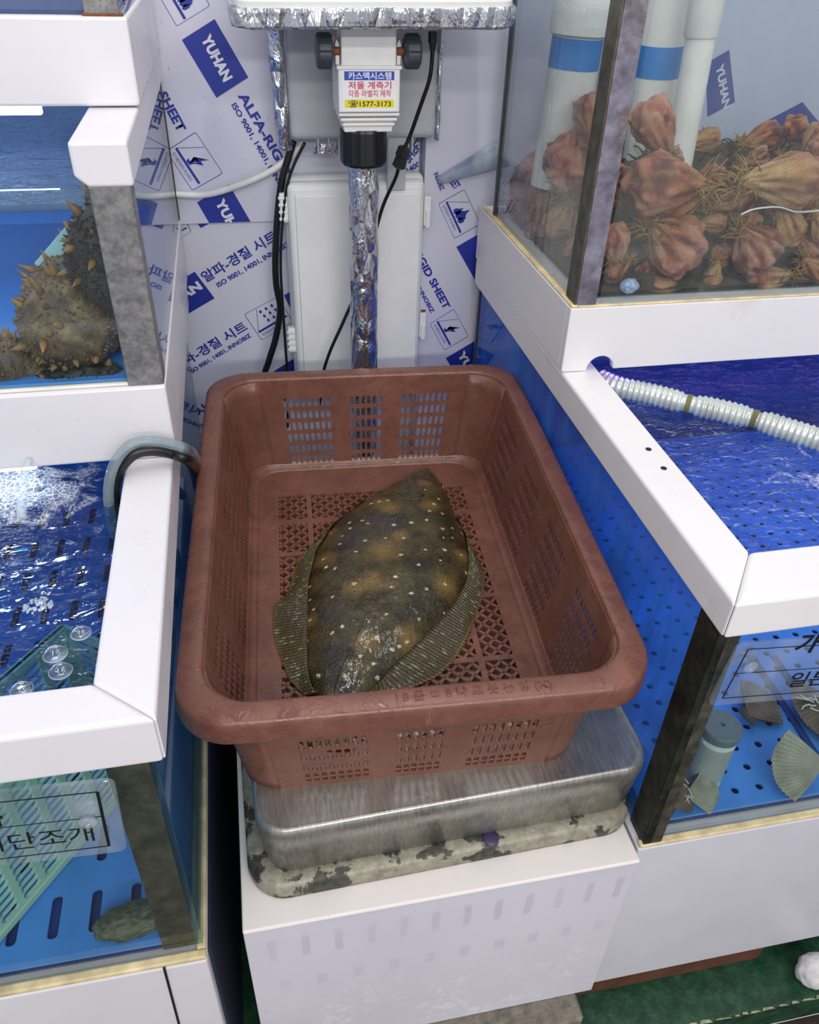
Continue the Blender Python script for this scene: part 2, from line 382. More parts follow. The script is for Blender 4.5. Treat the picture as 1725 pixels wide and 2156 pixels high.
def block(k, A, B, C_, D):
    flat(k, 'printed_block', [[pw(k, q) for q in (A, B, C_, D)]], 'ink')
def wtext(k, body, p, q, mat='ink', bold=.03, hk=1., size=None):
    a, b = pw(k, p), pw(k, q); xd = b-a; n_ = Vector((0, -1, 0)); yd = n_.cross(xd).normalized()
    if yd.dot(Vector((0, 0, 1))) < -.9: yd = -yd
    width = xd.length
    me_w = len(body)
    lift = Vector((0, -.0004, 0))
    o = place_text('printed_text', body, a+lift, xd, yd, mat, PAN[k][0], width=width, size=size or .02, bold=bold)
    if o: clip(o, PAN[k][2])
    return o
def picto(k, TL, TR, BR, BL, kind, text=''):
    a, b, cc, d_ = [pw(k, q) for q in (TL, TR, BR, BL)]
    def P(u, v): return (a*(1-u)+b*u)*(1-v)+(d_*(1-u)+cc*u)*v
    polys = []
    def line(p, q, w_):
        p, q = Vector(p), Vector(q); n_ = Vector((-(q-p).y, (q-p).x)).normalized()*w_/2
        polys.append([P(*(p+n_)), P(*(p-n_)), P(*(q-n_)), P(*(q+n_))])
    o = [(x*.5+.5, y*.5+.5) for x, y in rrect(1, 1, .13, 3)]; i = [(x*.5+.5, y*.5+.5) for x, y in rrect(.972, .972, .11, 3)]
    for j in range(len(o)): jj = (j+1) % len(o); polys.append([P(*o[j]), P(*o[jj]), P(*i[jj]), P(*i[j])])
    line((.06, .72), (.94, .72), .07); line((.06, .72), (.35, .04), .012)
    if kind == 'bolt':
        polys.append([P(u, v) for u, v in ((.62, .12), (.40, .44), (.52, .44), (.42, .60), (.36, .58), (.40, .68), (.50, .66), (.46, .62))])
        polys.append([P(u, v) for u, v in ((.62, .12), (.52, .34), (.66, .34), (.46, .62), (.50, .66), (.54, .44), (.40, .44))])
    elif kind == 'fire':
        for dx, s_ in ((.0, 1), (-.12, .7), (.13, .62)):
            polys.append([P(.52+dx+u*s_, .66-(1-v)*.56*s_) for u, v in ((0, 1), (-.12, .86), (-.1, .6), (-.03, .38), (.02, 0), (.05, .3), (.13, .5), (.12, .84))])
    elif kind == 'rain':
        for r_ in range(3):
            for q in range(3):
                u0, v0 = .40+.17*q+.03*r_, .10+.18*r_
                polys.append([P(u0+x, v0+y) for x, y in ((0, 0), (.035, .07), (.03, .11), (0, .13), (-.03, .11), (-.035, .07))])
    else:
        o = [(.62+.13*math.cos(t*.5236), .4+.16*math.sin(t*.5236)) for t in range(12)]; i = [(.62+.09*math.cos(t*.5236), .4+.11*math.sin(t*.5236)) for t in range(12)]
        for j in range(12): jj = (j+1) % 12; polys.append([P(*o[j]), P(*o[jj]), P(*i[jj]), P(*i[j])])
        polys.append([P(.62+.045*math.cos(t*.5236), .4+.055*math.sin(t*.5236)) for t in range(12)])
    flat(k, 'printed_pictogram', polys, 'ink')
    if text:
        p, q = P(.10, .90), P(.80, .90); xd = q-p; up = (P(.1, .5)-p).normalized()
        t_ = place_text('printed_text', text, p+Vector((0, -.0004, 0)), xd, up, 'ink', PAN[k][0], width=xd.length, size=.0062)
        if t_: clip(t_, PAN[k][2])
# upper left sheet
block('A', (452, 40), (523, 163), (456, 206), (383, 84))
wtext('A', 'YUHAN', (423, 80), (472, 173), 'ink_white', .05, size=.021)
wtext('A', 'ALFA-RIGID SHEET', (501, 201), (653, 462), bold=.035, size=.0195)
wtext('A', 'ISO 9001, 14001, INNOBIZ', (487, 221), (604, 420), size=.0118)
wtext('A', 'ALFA-RIGID SHEET', (238, 25), (376, 279), bold=.035, size=.0195)
wtext('A', 'ISO 9001, 14001, INNOBIZ', (225, 60), (345, 283), size=.0118)
picto('A', (412, 277), (470, 365), (405, 402), (350, 318), 'bolt', '전기절연성이 우수하다')
picto('A', (405, -50), (443, 12), (372, 56), (335, -8), 'fire')
block('A', (482, 388), (553, 510), (487, 548), (415, 426))
wtext('A', 'YUHAN', (453, 424), (503, 518), 'ink_white', .05, size=.021)
# lower sheet
block('B', (286, 645), (410, 572), (452, 628), (328, 701))
wtext('B', 'YUHAN', (330, 668), (427, 606), 'ink_white', .05, size=.021)
wtext('B', '알파-경질 시트', (433, 594), (586, 503), bold=.02, size=.022)
wtext('B', 'ISO 9001, 14001, INNOBIZ', (460, 605), (612, 516), size=.0118)
wtext('B', '알파-경질 시트', (370, 782), (523, 692), bold=.02, size=.022)
wtext('B', 'ISO 9001, 14001, INNOBIZ', (403, 787), (530, 708), size=.0112)
wtext('B', '알파-경질 시트', (322, 942), (462, 848), bold=.02, size=.021)
wtext('B', 'ISO 9001, 14001, INNOBIZ', (352, 948), (470, 872), size=.0112)
picto('B', (514, 662), (585, 624), (617, 677), (551, 717), 'rain', '화학물질에 강합니다')
picto('B', (300, 495), (385, 447), (403, 488), (322, 535), 'ring')
block('B', (412, 466), (432, 455), (470, 455), (423, 480))
block('B', (598, 622), (720, 550), (752, 606), (627, 680))
block('B', (556, 795), (628, 749), (668, 800), (600, 845))
# right sheet
picto('C', (978, 398), (1012, 472), (957, 503), (923, 429), 'fire', '난연성이 우수하다')
block('C', (961, 520), (1030, 480), (1098, 600), (1030, 642))
wtext('C', 'ALFA-RIGID SHEET', (833, 462), (936, 652), bold=.035, size=.0185)
wtext('C', 'ISO 9001, 14001, INNOBIZ', (820, 500), (908, 660), size=.011)
wtext('C', 'INNOBIZ', (913, 366), (928, 402), size=.011)
wtext('C', 'SHEET', (940, 374), (958, 400), bold=.03, size=.018)
picto('C', (956, 650), (987, 708), (936, 738), (905, 682), 'bolt', '전기절연성이 우수하다')
block('C', (939, 754), (1010, 712), (1080, 832), (1010, 874))
wtext('C', 'YUHAN', (963, 745), (1012, 828), 'ink_white', .05, size=.02)
block('C', (1487, 133), (1536, 105), (1548, 215), (1490, 246))
wtext('C', 'YUHAN', (1508, 140), (1524, 232), 'ink_white', .04, size=.018)
block('C', (1600, 262), (1690, 215), (1760, 300), (1660, 330))
wtext('A', 'SHEET', (862, 345), (894, 300), bold=.03, size=.02)
wtext('A', '14001', (860, 364), (890, 346), size=.0118)
# protective film peeling off the right sheet
a, b = ony(918, 372, 1.370), ony(1040, 292, 1.366)
ax = (b-a); L_ = ax.length; ax.normalize(); nrm = Vector((0, -1, 0)); tv = ax.cross(nrm).normalized()
if tv.z > 0: tv = -tv
m = MB(); N1, N2 = 14, 12
for i in range(N1+1):
    s_ = i/N1; rad = .006+.014*s_; p = a+ax*L_*s_
    for j in range(N2+1):
        th = math.radians(-80+235*j/N2); m.v.append(tuple(p+tv*(rad*(1-math.cos(th))*1.15)+nrm*(rad*math.sin(th)*.9+rad*.8)))
m.f += [(i*(N2+1)+j, i*(N2+1)+j+1, (i+1)*(N2+1)+j+1, (i+1)*(N2+1)+j) for i in range(N1) for j in range(N2)]
MAT['film'] = thin_glass('cloudy_blue_film', (.8, .86, .92, 1), dirt_haze=.75, dirt_haze_col=(196, 205, 218), rough=.15)
m.build('peeled_film', 'film', PC, smooth=True, solid=.0006)
# ================================================================ STAND, BLOCK
def box_front_mat():
    t = NT('lavender_white_box_board')
    col = t.ramp(t.noise(4, 3), [(.3, c(212, 210, 222)), (.7, c(222, 219, 230))])
    # dried water marks, mostly low on the board
    co = t.n('ShaderNodeSeparateXYZ'); t.l(t.coord(), co.inputs[0])
    low = t.ramp(t.math('ADD', co.outputs[2], t.math('MULTIPLY', t.noise(7, 4), .16)), [(.12, (1, 1, 1, 1)), (.27, (0, 0, 0, 1))])
    ring = t.ramp(t.voro(95, 'SMOOTH_F1'), [(.22, (1, 1, 1, 1)), (.45, (0, 0, 0, 1))])
    patch = t.ramp(t.noise(16, 6, .7), [(.46, (0, 0, 0, 1)), (.60, (1, 1, 1, 1))])
    col = t.mix(t.math('MULTIPLY', t.math('MULTIPLY', low, ring), t.math('MULTIPLY', patch, .8)), col, c(240, 238, 242))
    # oblong grey marks in two staggered rows
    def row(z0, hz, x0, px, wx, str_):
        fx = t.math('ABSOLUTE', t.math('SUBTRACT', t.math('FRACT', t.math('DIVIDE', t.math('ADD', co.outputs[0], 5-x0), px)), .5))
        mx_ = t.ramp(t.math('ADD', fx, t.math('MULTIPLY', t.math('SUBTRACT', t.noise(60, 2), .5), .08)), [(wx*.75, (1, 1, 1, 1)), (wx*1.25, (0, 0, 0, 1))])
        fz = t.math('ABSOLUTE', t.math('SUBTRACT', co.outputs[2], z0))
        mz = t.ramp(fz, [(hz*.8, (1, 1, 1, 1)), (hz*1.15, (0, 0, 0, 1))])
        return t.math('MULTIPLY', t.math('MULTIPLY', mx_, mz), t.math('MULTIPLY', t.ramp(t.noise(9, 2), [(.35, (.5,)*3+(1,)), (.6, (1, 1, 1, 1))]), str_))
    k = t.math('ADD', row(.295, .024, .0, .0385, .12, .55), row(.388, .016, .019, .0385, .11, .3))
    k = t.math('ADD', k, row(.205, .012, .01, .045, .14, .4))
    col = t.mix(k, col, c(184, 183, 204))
    return t.bsdf(col, .34, 0, t.bump(t.noise(190, 4), .12, .001))
st = root('scale_stand', 'low white board box carrying the platform scale between the two tanks', 'stand', (.165, .75, .065))
X0, X1, YF, ZT = -.070, .398, .455, .42
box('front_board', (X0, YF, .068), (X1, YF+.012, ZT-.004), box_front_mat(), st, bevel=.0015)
box('top_board', (X0, YF-.003, ZT-.006), (X1, 1.36, ZT), 'pvc_box', st, bevel=.0025)
box('side_board', (X0, YF+.012, .068), (X0+.012, 1.36, ZT-.006), 'pvc', st, bevel=.001)
box('side_board', (X1-.012, YF+.012, .068), (X1, 1.36, ZT-.006), 'pvc', st, bevel=.001)
box('back_board', (X0+.012, 1.348, .068), (X1-.012, 1.36, ZT-.006), 'pvc', st, bevel=.001)
def conc(a, b, n=6):
    bm = bmesh.new(); bmesh.ops.create_cube(bm, size=1); bmesh.ops.subdivide_edges(bm, edges=bm.edges[:], cuts=n, use_grid_fill=True)
    A, B = Vector(a), Vector(b)
    for v in bm.verts:
        p = Vector((A[i]+(v.co[i]+.5)*(B[i]-A[i]) for i in range(3)))
        k = noise.noise_vector(p*60)*.002+noise.noise_vector(p*17)*.002; v.co = p+Vector((k.x, k.y, min(0, k.z)))
    me = bpy.data.meshes.new('block'); bm.to_mesh(me); bm.free(); return me
tc = NT('rough_concrete'); cc_ = tc.ramp(tc.noise(70, 8, .75), [(.3, c(84, 78, 70)), (.7, c(150, 142, 128))])
MAT['concrete'] = tc.bsdf(cc_, .85, 0, tc.bump(tc.noise(120, 6, .7), .7, .004))
ob = link('concrete_block', conc((.04, .421, .001), (.374, .60, .0675)), 'concrete'); tag(ob, 'rough grey concrete block propping up the white scale stand', 'block')
ob.modifiers.new('b', 'BEVEL').width = .004
ob = box('wooden_batten', (.378, .475, .0005), (.70, .52, .05), plain('wet_red_brown_wood', c(96, 58, 42), .6, var=.35, scale=18), None, bevel=.003)
tag(ob, 'dark red-brown wooden batten lying under the right tank base', 'wood batten')
bm = bmesh.new(); bmesh.ops.create_icosphere(bm, subdivisions=4, radius=1)
for v in bm.verts:
    k = 1+.10*noise.noise(v.co*3)+.05*noise.noise(v.co*11); v.co = Vector((v.co.x*.03, v.co.y*.024, v.co.z*.030))*k
me = bpy.data.meshes.new('lump'); bm.to_mesh(me); bm.free()
for p in me.polygons: p.use_smooth = True
ob = link('white_bundle', me, plain('rough_white_cloth', c(214, 212, 212), .9, var=.1, bump=.6, bscale=300)); ob.location = (.762, .432, .030)
tag(ob, 'rough white bundle cut off by the picture edge on the green floor', 'bundle')
# ================================================================ PLATFORM SCALE
sc = root('platform_scale', 'steel platform scale with foil wrapped column and display under the brown crate', 'scale', (.17, .80, .42))
def slab(rx, cx, cy, z0, z1, hx, hy, rz=0., r1=None, top=0.):
    m = MB(); R_ = Matrix.Rotation(rz, 2); P1 = rrect(hx, hy, rx, 8); n = len(P1)
    def ring(k, z): return [(cx+(R_ @ Vector((x*k[0], y*k[1]))).x, cy+(R_ @ Vector((x*k[0], y*k[1]))).y, z) for x, y in P1]
    return m, ring, n
def stack(rings):
    m = MB(); n = len(rings[0])
    for rg in rings: m.v += rg
    for i in range(len(rings)-1): m.f += [(i*n+k, i*n+(k+1) % n, (i+1)*n+(k+1) % n, (i+1)*n+k) for k in range(n)]
    m.f += [tuple(range(n-1, -1, -1)), tuple((len(rings)-1)*n+k for k in range(n))]; return m
rz_ = math.radians(1.3)
_, ring, n = slab(.045, .169, .812, 0, 0, .2355, .326, rz_)
o = stack([ring((1, 1), .4205), ring((1.004, 1.003), .428), ring((1, 1), .4405), ring((.985, .988), .4455), ring((.93, .95), .446)]).build('scale_base', 'base_cast', sc, smooth=True)
o.data.polygons[-1].use_smooth = False
_, ring, n = slab(.035, .1785, .808, 0, 0, .2300, .312, rz_)
prof = [((.976, .978), .4475), ((.9985, .9985), .517), ((.9995, .9995), .525), ((.992, .994), .532), ((.98, .985), .5345), ((.97, .978), .5335)]
rs = [ring(k, z) for k, z in prof]
o = stack(rs).build('weighing_pan', 'pan', sc, smooth=True)
for p in o.data.polygons:
    if len(p.vertices) > 4: p.use_smooth = False
m = MB(); m.lathe([(.010, 0), (.010, .0015), (.007, .0025)], 20, Matrix.Translation((.222, .4975, .4455)))
m.build('level_bubble', plain('violet_grey_rubber', c(64, 60, 92), .3), sc, smooth=True)
# foil column
def foil_mat():
    t = NT('crinkled_aluminium_foil')
    mp = t.n('ShaderNodeMapping'); mp.inputs['Scale'].default_value = (1, 1, .38); t.l(t.coord(), mp.inputs[0])
    v1 = t.voro(48, 'DISTANCE_TO_EDGE', vec=mp.outputs[0]); h = t.math('ADD', t.math('MULTIPLY', t.noise(34, 4, .6, vec=mp.outputs[0], dist=1.2), .8), t.math('MULTIPLY', v1, 1.1))
    return t.bsdf(t.ramp(t.noise(8, 3), [(.3, c(205, 206, 212)), (.7, c(232, 233, 238))]), .16, .97, t.bump(h, .95, .010))
MAT['foil'] = foil_mat()
def crinkle(me, amp=.0018, s=55):
    for v in me.vertices:
        p = v.co*s; v.co += noise.noise_vector(p)*amp+noise.noise_vector(p*2.7)*amp*.5
PX, PY = .186, 1.245
m = MB(); zz = [.43+i*(1.03-.43)/110 for i in range(111)]
m.tube([(PX+.0015*noise.noise(Vector((0, 0, z*14))), PY, z) for z in zz], [.0225+.0012*noise.noise(Vector((3, 0, z*30))) for z in zz], 40)
o = m.build('column', 'foil', sc, smooth=True); crinkle(o.data, .0010, 60)
box('column_foot', (PX-.05, 1.13, .4205), (PX+.05, 1.285, .4445), 'base_cast', sc, bevel=.006)
m = MB(); N = 48; prof = [(.0305, 1.020), (.0325, 1.024), (.0325, 1.066), (.031, 1.070)]
for r_, z in prof:
    for k in range(N):
        a_ = 2*math.pi*k/N; rr = r_*(1+(.03 if (k//2) % 2 else -.0)); m.v.append((PX+rr*math.cos(a_), PY-.004+rr*math.sin(a_), z))
for i in range(3): m.f += [(i*N+k, i*N+(k+1) % N, (i+1)*N+(k+1) % N, (i+1)*N+k) for k in range(N)]
m.f += [tuple(range(N-1, -1, -1)), tuple(3*N+k for k in range(N))]
m.build('locking_collar', 'black', sc)
# bracket: body, ribs, tongue
yb0 = 1.200
def bprism(pts, y0, y1, name, mat, parent=sc, bevel=.002, **kw):
    return MB().prism([(x, y0, z) for x, z in pts], (0, y1-y0, 0)).build(name, mat, parent, bevel=bevel, **kw)
bx = .189
bprism([(bx-.0425, 1.0955), (bx+.0415, 1.0955), (bx+.0415, 1.150), (bx-.0425, 1.150)], yb0, yb0+.07, 'bracket_body', 'cream_pl')
for k in range(3):
    z = 1.0945-k*.0068; hw = .0425-.0028*k
    bprism([(bx-hw, z-.0044), (bx+hw, z-.0044), (bx+hw, z), (bx-hw, z)], yb0+.003+.003*k, yb0+.068, 'bracket_rib', 'cream_pl', bevel=.0016)
bprism([(bx-.034, 1.068), (bx+.034, 1.068), (bx+.037, 1.096), (bx-.037, 1.096)], yb0+.013, yb0+.06, 'bracket_neck', 'cream_pl')
bprism([(bx-.0375, 1.149), (bx+.0365, 1.149), (bx+.0365, 1.222), (bx-.0375, 1.222)], yb0+.004, yb0+.05, 'bracket_tongue', 'cream_pl')
bprism([(bx-.0445, 1.1480), (bx+.0435, 1.1480), (bx+.0435, 1.1525), (bx-.0445, 1.1525)], yb0-.002, yb0+.07, 'bracket_lip', 'cream_pl', bevel=.001)
for s_ in (-1, 1):
    bprism([(bx+s_*.0385, 1.152), (bx+s_*.0445, 1.152), (bx+s_*.0445, 1.176), (bx+s_*.042, 1.182), (bx+s_*.0385, 1.176)], yb0+.012, yb0+.05, 'bracket_ear', 'cream_pl', bevel=.0015)
    m = MB(); N = 40
    prf = [(.010, .0475), (.0195, .049), (.0215, .0515), (.0215, .066), (.0195, .0695), (.008, .0705)]
    for r_, dx in prf:
        for k in range(N):
            a_ = 2*math.pi*k/N; rr = r_*(1-.10*max(0, math.cos(a_*6))**3); m.v.append((bx+s_*dx, yb0+.012+rr*math.cos(a_), 1.168+rr*math.sin(a_)))
    for i in range(5): m.f += [(i*N+k, i*N+(k+1) % N, (i+1)*N+(k+1) % N, (i+1)*N+k) for k in range(N)]
    m.f += [tuple(range(N)), tuple(5*N+k for k in range(N))]
    kb = m.build('tilt_knob', 'knob', sc, smooth=False, bevel=.001); kb['label'] = 'charcoal scalloped tilt knob'
    m = MB(); m.tube([(bx+s_*.039, yb0+.012, 1.168), (bx+s_*.050, yb0+.012, 1.168)], .005, 12); m.build('knob_shaft', 'rust', sc)
# label on the bracket
LX0, LX1, LZ0, LZ1, LY = .1515, .2255, 1.0975, 1.1475, yb0-.0006
lb = box('label_sticker', (LX0, LY, LZ0), (LX1, LY+.0006, LZ1), 'paper', sc, bevel=0); lb['label'] = 'printed sticker with blue, red and yellow lines'
def lrect(x0, x1, z0, z1, mat): MB().add([(x0, LY-.0003, z0), (x1, LY-.0003, z0), (x1, LY-.0003, z1), (x0, LY-.0003, z1)], [(0, 1, 2, 3)]).build('label_band', mat, lb)
w_, h_ = LX1-LX0, LZ1-LZ0
lrect(LX0+w_*.04, LX1-w_*.045, LZ0+h_*.76, LZ0+h_*.97, 'sticker_blue')
lrect(LX0+w_*.04, LX1-w_*.045, LZ0+h_*.09, LZ0+h_*.29, 'ink_yellow')
for body, fz, mat, f0, f1, sz, bo in (('카스맥시스템', .795, 'ink_white', .11, .90, .0095, .025), ('저울 계측기', .565, 'ink_red', .11, .90, .0100, .012), ('각종 라벨지 제작', .37, 'ink_red', .11, .90, .0094, .004), ('☎1577-3173', .125, 'ink_black', .11, .90, .0088, .012)):
    place_text('label_text', body, (LX0+w_*f0, LY-.0006, LZ0+h_*fz), (1, 0, 0), (0, 0, 1), mat, lb, width=w_*(f1-f0), size=sz, bold=bo)
# display head wrapped in foil with a white lid
dA, dB = Vector((.012, 1.165, 0)), Vector((.372, 1.165, 0))
m = MB(); pr = []
_P = rrect(.182, .085, .02, 6)
def rr_ring(k, z, tilt=.18): return [(.192+x*k, 1.232+y*k, z+.0175+y*k*tilt+.012*x*k) for x, y in _P]
o = stack([rr_ring(.95, 1.196), rr_ring(.99, 1.199), rr_ring(1.0, 1.206), rr_ring(1.0, 1.217), rr_ring(.985, 1.220)])
o2 = MB(); o2.v = o.v; o2.f = o.f; ob = o2.build('display_housing', 'foil', sc, smooth=True)
bm = bmesh.new(); bm.from_mesh(ob.data); bmesh.ops.triangulate(bm, faces=[q for q in bm.faces if len(q.verts) > 4]); bmesh.ops.subdivide_edges(bm, edges=bm.edges[:], cuts=3, use_grid_fill=True); bm.to_mesh(ob.data); bm.free(); crinkle(ob.data, .0018, 45)
o = stack([rr_ring(.965, 1.219), rr_ring(.97, 1.226), rr_ring(.955, 1.230)]); o.build('display_lid', 'cream_pl', sc, smooth=False)
ob = stack([[(x, y, z+.0) for x, y, z in [(.192+px*.45+.07, 1.225+py*.35, 1.2490+py*.35*.18) for px, py in _P]], [(.262+px*.44, 1.225+py*.34, 1.2510+py*.34*.18) for px, py in _P]]).build('display_bezel', 'cream_pl', sc)
# ================================================================ TANKS
MAT['water_side'] = thin_glass('water_body', (.90, .96, 1, 1), refl=.0)
MAT['water_blue'] = thin_glass('bluish_water_body', (.86, .93, .98, 1), refl=.0)
MAT['water_murky'] = thin_glass('murky_water_body', (.95, .97, .98, 1), refl=.0, dirt_haze=.03, dirt_haze_col=(150, 160, 170))
MAT['led_blue'] = emit('blue_white_led', (.45, .68, 1, 1), 16)
MAT['led_white'] = emit('white_led', (.8, .95, 1, 1), 22)
MAT['led_violet'] = emit('violet_led', (.42, .22, 1, 1), 22)
def water(name, label, x0, x1, y0, y1, z0, z1, mat, side, amp=.002, freq=14, step=.005, foam=None):
    nx, ny = max(2, int((x1-x0)/step)), max(2, int((y1-y0)/step)); V = []; Fm = []
    for j in range(ny+1):
        for i in range(nx+1):
            x, y = x0+(x1-x0)*i/nx, y0+(y1-y0)*j/ny
            p = Vector((x*freq, y*freq*1.7, 1.3))
            edge = 0 if i in (0, nx) or j in (0, ny) else 1
            V.append((x, y, z1+edge*amp*(noise.noise(p)+.5*noise.noise(p*2.3)))); Fm.append(foam(x, y) if foam else 0)
    Fc = [(j*(nx+1)+i, j*(nx+1)+i+1, (j+1)*(nx+1)+i+1, (j+1)*(nx+1)+i) for j in range(ny) for i in range(nx)]
    b = len(V); V += [(x0, y0, z0), (x1, y0, z0), (x1, y1, z0), (x0, y1, z0), (x0, y0, z1), (x1, y0, z1), (x1, y1, z1), (x0, y1, z1)]; Fm += [0]*8
    sides = [(0, 1, 5, 4), (1, 2, 6, 5), (2, 3, 7, 6), (3, 0, 4, 7), (0, 3, 2, 1)]
    me = bpy.data.meshes.new(name); me.from_pydata(V, [], Fc+[tuple(b+k for k in q) for q in sides])
    me.materials.append(MAT[mat]); me.materials.append(MAT[side])
    for k, p in enumerate(me.polygons):
        if k < len(Fc): p.use_smooth = True
        else: p.material_index = 1
    at = me.attributes.new('foam', 'FLOAT', 'POINT'); at.data.foreach_set('value', Fm)
    o = link(name, me, None); tag(o, label, 'water', kind='stuff'); return o
def tray_floor(parent, x0, x1, y0, y1, z, px, py, slot, name='floor_plate'):
    nx, ny = int((x1-x0)/px), int((y1-y0)/py)
    us = [x0]+[x0+.008+px*i for i in range(nx)]+[x1]; vs = [y0]+[y0+.008+py*j for j in range(ny)]+[y1]
    us = sorted(set(u for u in us if u <= x1)); vs = sorted(set(v for v in vs if v <= y1))
    holes = {(i, j) for i in range(1, len(us)-2) for j in range(1, len(vs)-2)}
    o = hole_panel(lambda u, v: Vector((u, v, z)), us, vs, holes, slot, 2).build(name, 'blue', parent); o.modifiers.new('s', 'SOLIDIFY').thickness = .003
    box('floor_underlay', (x0, y0, z-.012), (x1, y1, z-.009), 'blue_dark', parent, bevel=0)
    return o
XL = -.80
# ---- lower left
T1 = root('display_tank', 'low left fish tank with white rim and blue bottom in front', 'fish tank', (-.45, .9, 0), group='shop display tanks')
box('base', (XL, .432, .0), (-.108, 1.385, .416), 'pvc', T1, bevel=.003)
sb = bpy.data.objects[[o.name for o in T1.children if o.name.startswith('base')][0]]
box('gap_shade_sheet', (-.1075, .445, .0), (-.1045, 1.385, .412), 'gap_shade', T1, bevel=.001)  # dark sheet painted in for the shade of the gap beside the stand
p0, p1 = ony(345, 2036, .4318), ony(386, 2190, .4318)
MB().prism([(p0.x-.001, .4305, p0.z), (p0.x+.0015, .4305, p0.z), (p1.x+.0015, .4305, p1.z), (p1.x-.001, .4305, p1.z)], (0, .0012, 0)).build('slit', 'black', T1)
box('sealant', (XL, .4325, .416), (-.1085, .4425, .4225), 'seal', T1, bevel=.002)
box('sealant', (-.1185, .4425, .416), (-.1085, 1.38, .4225), 'seal', T1, bevel=.002)
box('front_pane', (XL, .4425, .4165), (-.1165, .4475, .765), 'glass', T1, bevel=0)
box('side_pane', (-.1165, .4480, .4165), (-.1115, 1.38, .765), 'glass_teal', T1, bevel=0)
box('back_pane', (XL, 1.376, .4165), (-.1170, 1.380, .765), 'blue', T1, bevel=0)
m = MB(); m.prism([(-.1525, .4480, .4225), (-.1172, .4480, .4225), (-.1172, .468, .4225), (-.1202, .468, .4225), (-.1202, .4505, .4225), (-.1525, .4505, .4225)], (0, 0, .336))
m.build('corner_post', 'post_green', T1)
m = MB(); m.prism([(-.80, .432, .758), (-.100, .432, .758), (-.152, .478, .758), (-.80, .478, .758)], (0, 0, .0545)); m.build('front_rim', 'pvc', T1, bevel=.004, seg=3)
m = MB(); m.prism([(-.0998, .4322, .758), (-.0998, 1.385, .758), (-.152, 1.385, .758), (-.152, .4782, .758)], (0, 0, .0545)); m.build('side_rim', 'pvc', T1, bevel=.004, seg=3)
tray_floor(T1, XL, -.125, .45, 1.374, .434, .042, .082, (.0055, .024))
def foamL(x, y): return max(0, 1-((x+.30)**2+(y-.86)**2)**.5/.22) + .18*max(0, 1-abs(y-.72)/.2)
water('tank_water', 'rippling blue water with foam in the low left tank', XL, -.1172, .4482, 1.3755, .4345, .782, 'water_deep', 'water_side', .006, 15, .005, foamL)
# ---- middle left
T2 = root('display_tank', 'middle left tank of spiky sea cucumbers on a white ledge', 'fish tank', (-.45, 1.1, .8125), group='shop display tanks')
box('tray', (XL, .809, .8128), (-.095, 1.392, .903), 'pvc', T2, bevel=.003)
box('sealant', (XL, .8135, .9031), (-.1135, .8195, .9065), 'seal_white', T2, bevel=.002)
box('front_pane', (XL, .820, .9032), (-.1005, .825, 1.104), 'glass', T2, bevel=0)
box('side_pane', (-.1005, .8255, .9032), (-.0965, 1.388, 1.108), 'glass_wet', T2, bevel=0)
box('back_pane', (XL, 1.384, .9032), (-.1015, 1.388, 1.108), 'glass_wet', T2, bevel=0)
box('back_edge_seal', (-.1045, 1.380, .9032), (-.0955, 1.391, 1.108), 'dark_gasket', T2, bevel=.002)
m = MB(); m.prism([(-.1335, .8125, .9033), (-.1000, .8125, .9033), (-.0962, .8125, .9033), (-.0962, .842, .9033), (-.0992, .842, .9033), (-.0992, .8195, .9033), (-.1335, .8195, .9033)], (0, 0, .2045)); m.build('corner_post', 'post', T2, bevel=.001)
m = MB(); m.prism([(-.1435, .8085, 1.147), (-.0925, .8085, 1.147), (-.0925, .8085, 1.108), (-.1325, .8085, 1.108), (-.1435, .8085, 1.1175)], (0, .58, 0)); m.build('side_rim', 'pvc', T2, bevel=.003, seg=3)
box('floor_plate', (XL, .826, .9035), (-.102, 1.383, .9065), 'blue', T2, bevel=0)
box('back_liner', (XL, 1.379, .9035), (-.1055, 1.383, .925), 'blue', T2, bevel=0)
water('tank_water', 'bright rippled water over the sea cucumbers in the middle left tank', XL, -.1010, .8252, 1.378, .9070, 1.090, 'water_clear', 'water_blue', .005, 24, .006)
# ---- top left
T3 = root('display_tank', 'topmost left tank, only its white ledge and post in view', 'fish tank', (-.45, 1.2, 1.148), group='shop display tanks')
box('tray', (XL, .958, 1.1485), (-.090, 1.394, 1.228), 'pvc', T3, bevel=.003)
box('front_pane', (XL, .970, 1.2282), (-.0975, .975, 1.50), 'glass_wet', T3, bevel=0)
box('side_pane', (-.0972, .970, 1.2282), (-.0925, 1.39, 1.50), 'glass_wet', T3, bevel=0)
box('corner_post', (-.130, .962, 1.2283), (-.0965, .9695, 1.50), 'post', T3, bevel=.001)
box('rust_bead', (-.132, .9605, 1.228), (-.0935, .9705, 1.2305), 'rust', T3, bevel=.001)
box('floor_plate', (XL, .976, 1.2285), (-.099, 1.385, 1.2315), 'blue_dark', T3, bevel=0)
o = box('led_strip', (XL, .966, 1.1395), (-.19, .976, 1.1480), 'led_blue', None, bevel=.001); tag(o, 'glowing blue-white light strip under the topmost left ledge', 'light strip')
o = box('led_strip', (XL, .818, .8045), (-.25, .826, .8122), 'led_white', None, bevel=.001); tag(o, 'thin white light strip under the middle left ledge', 'light strip')
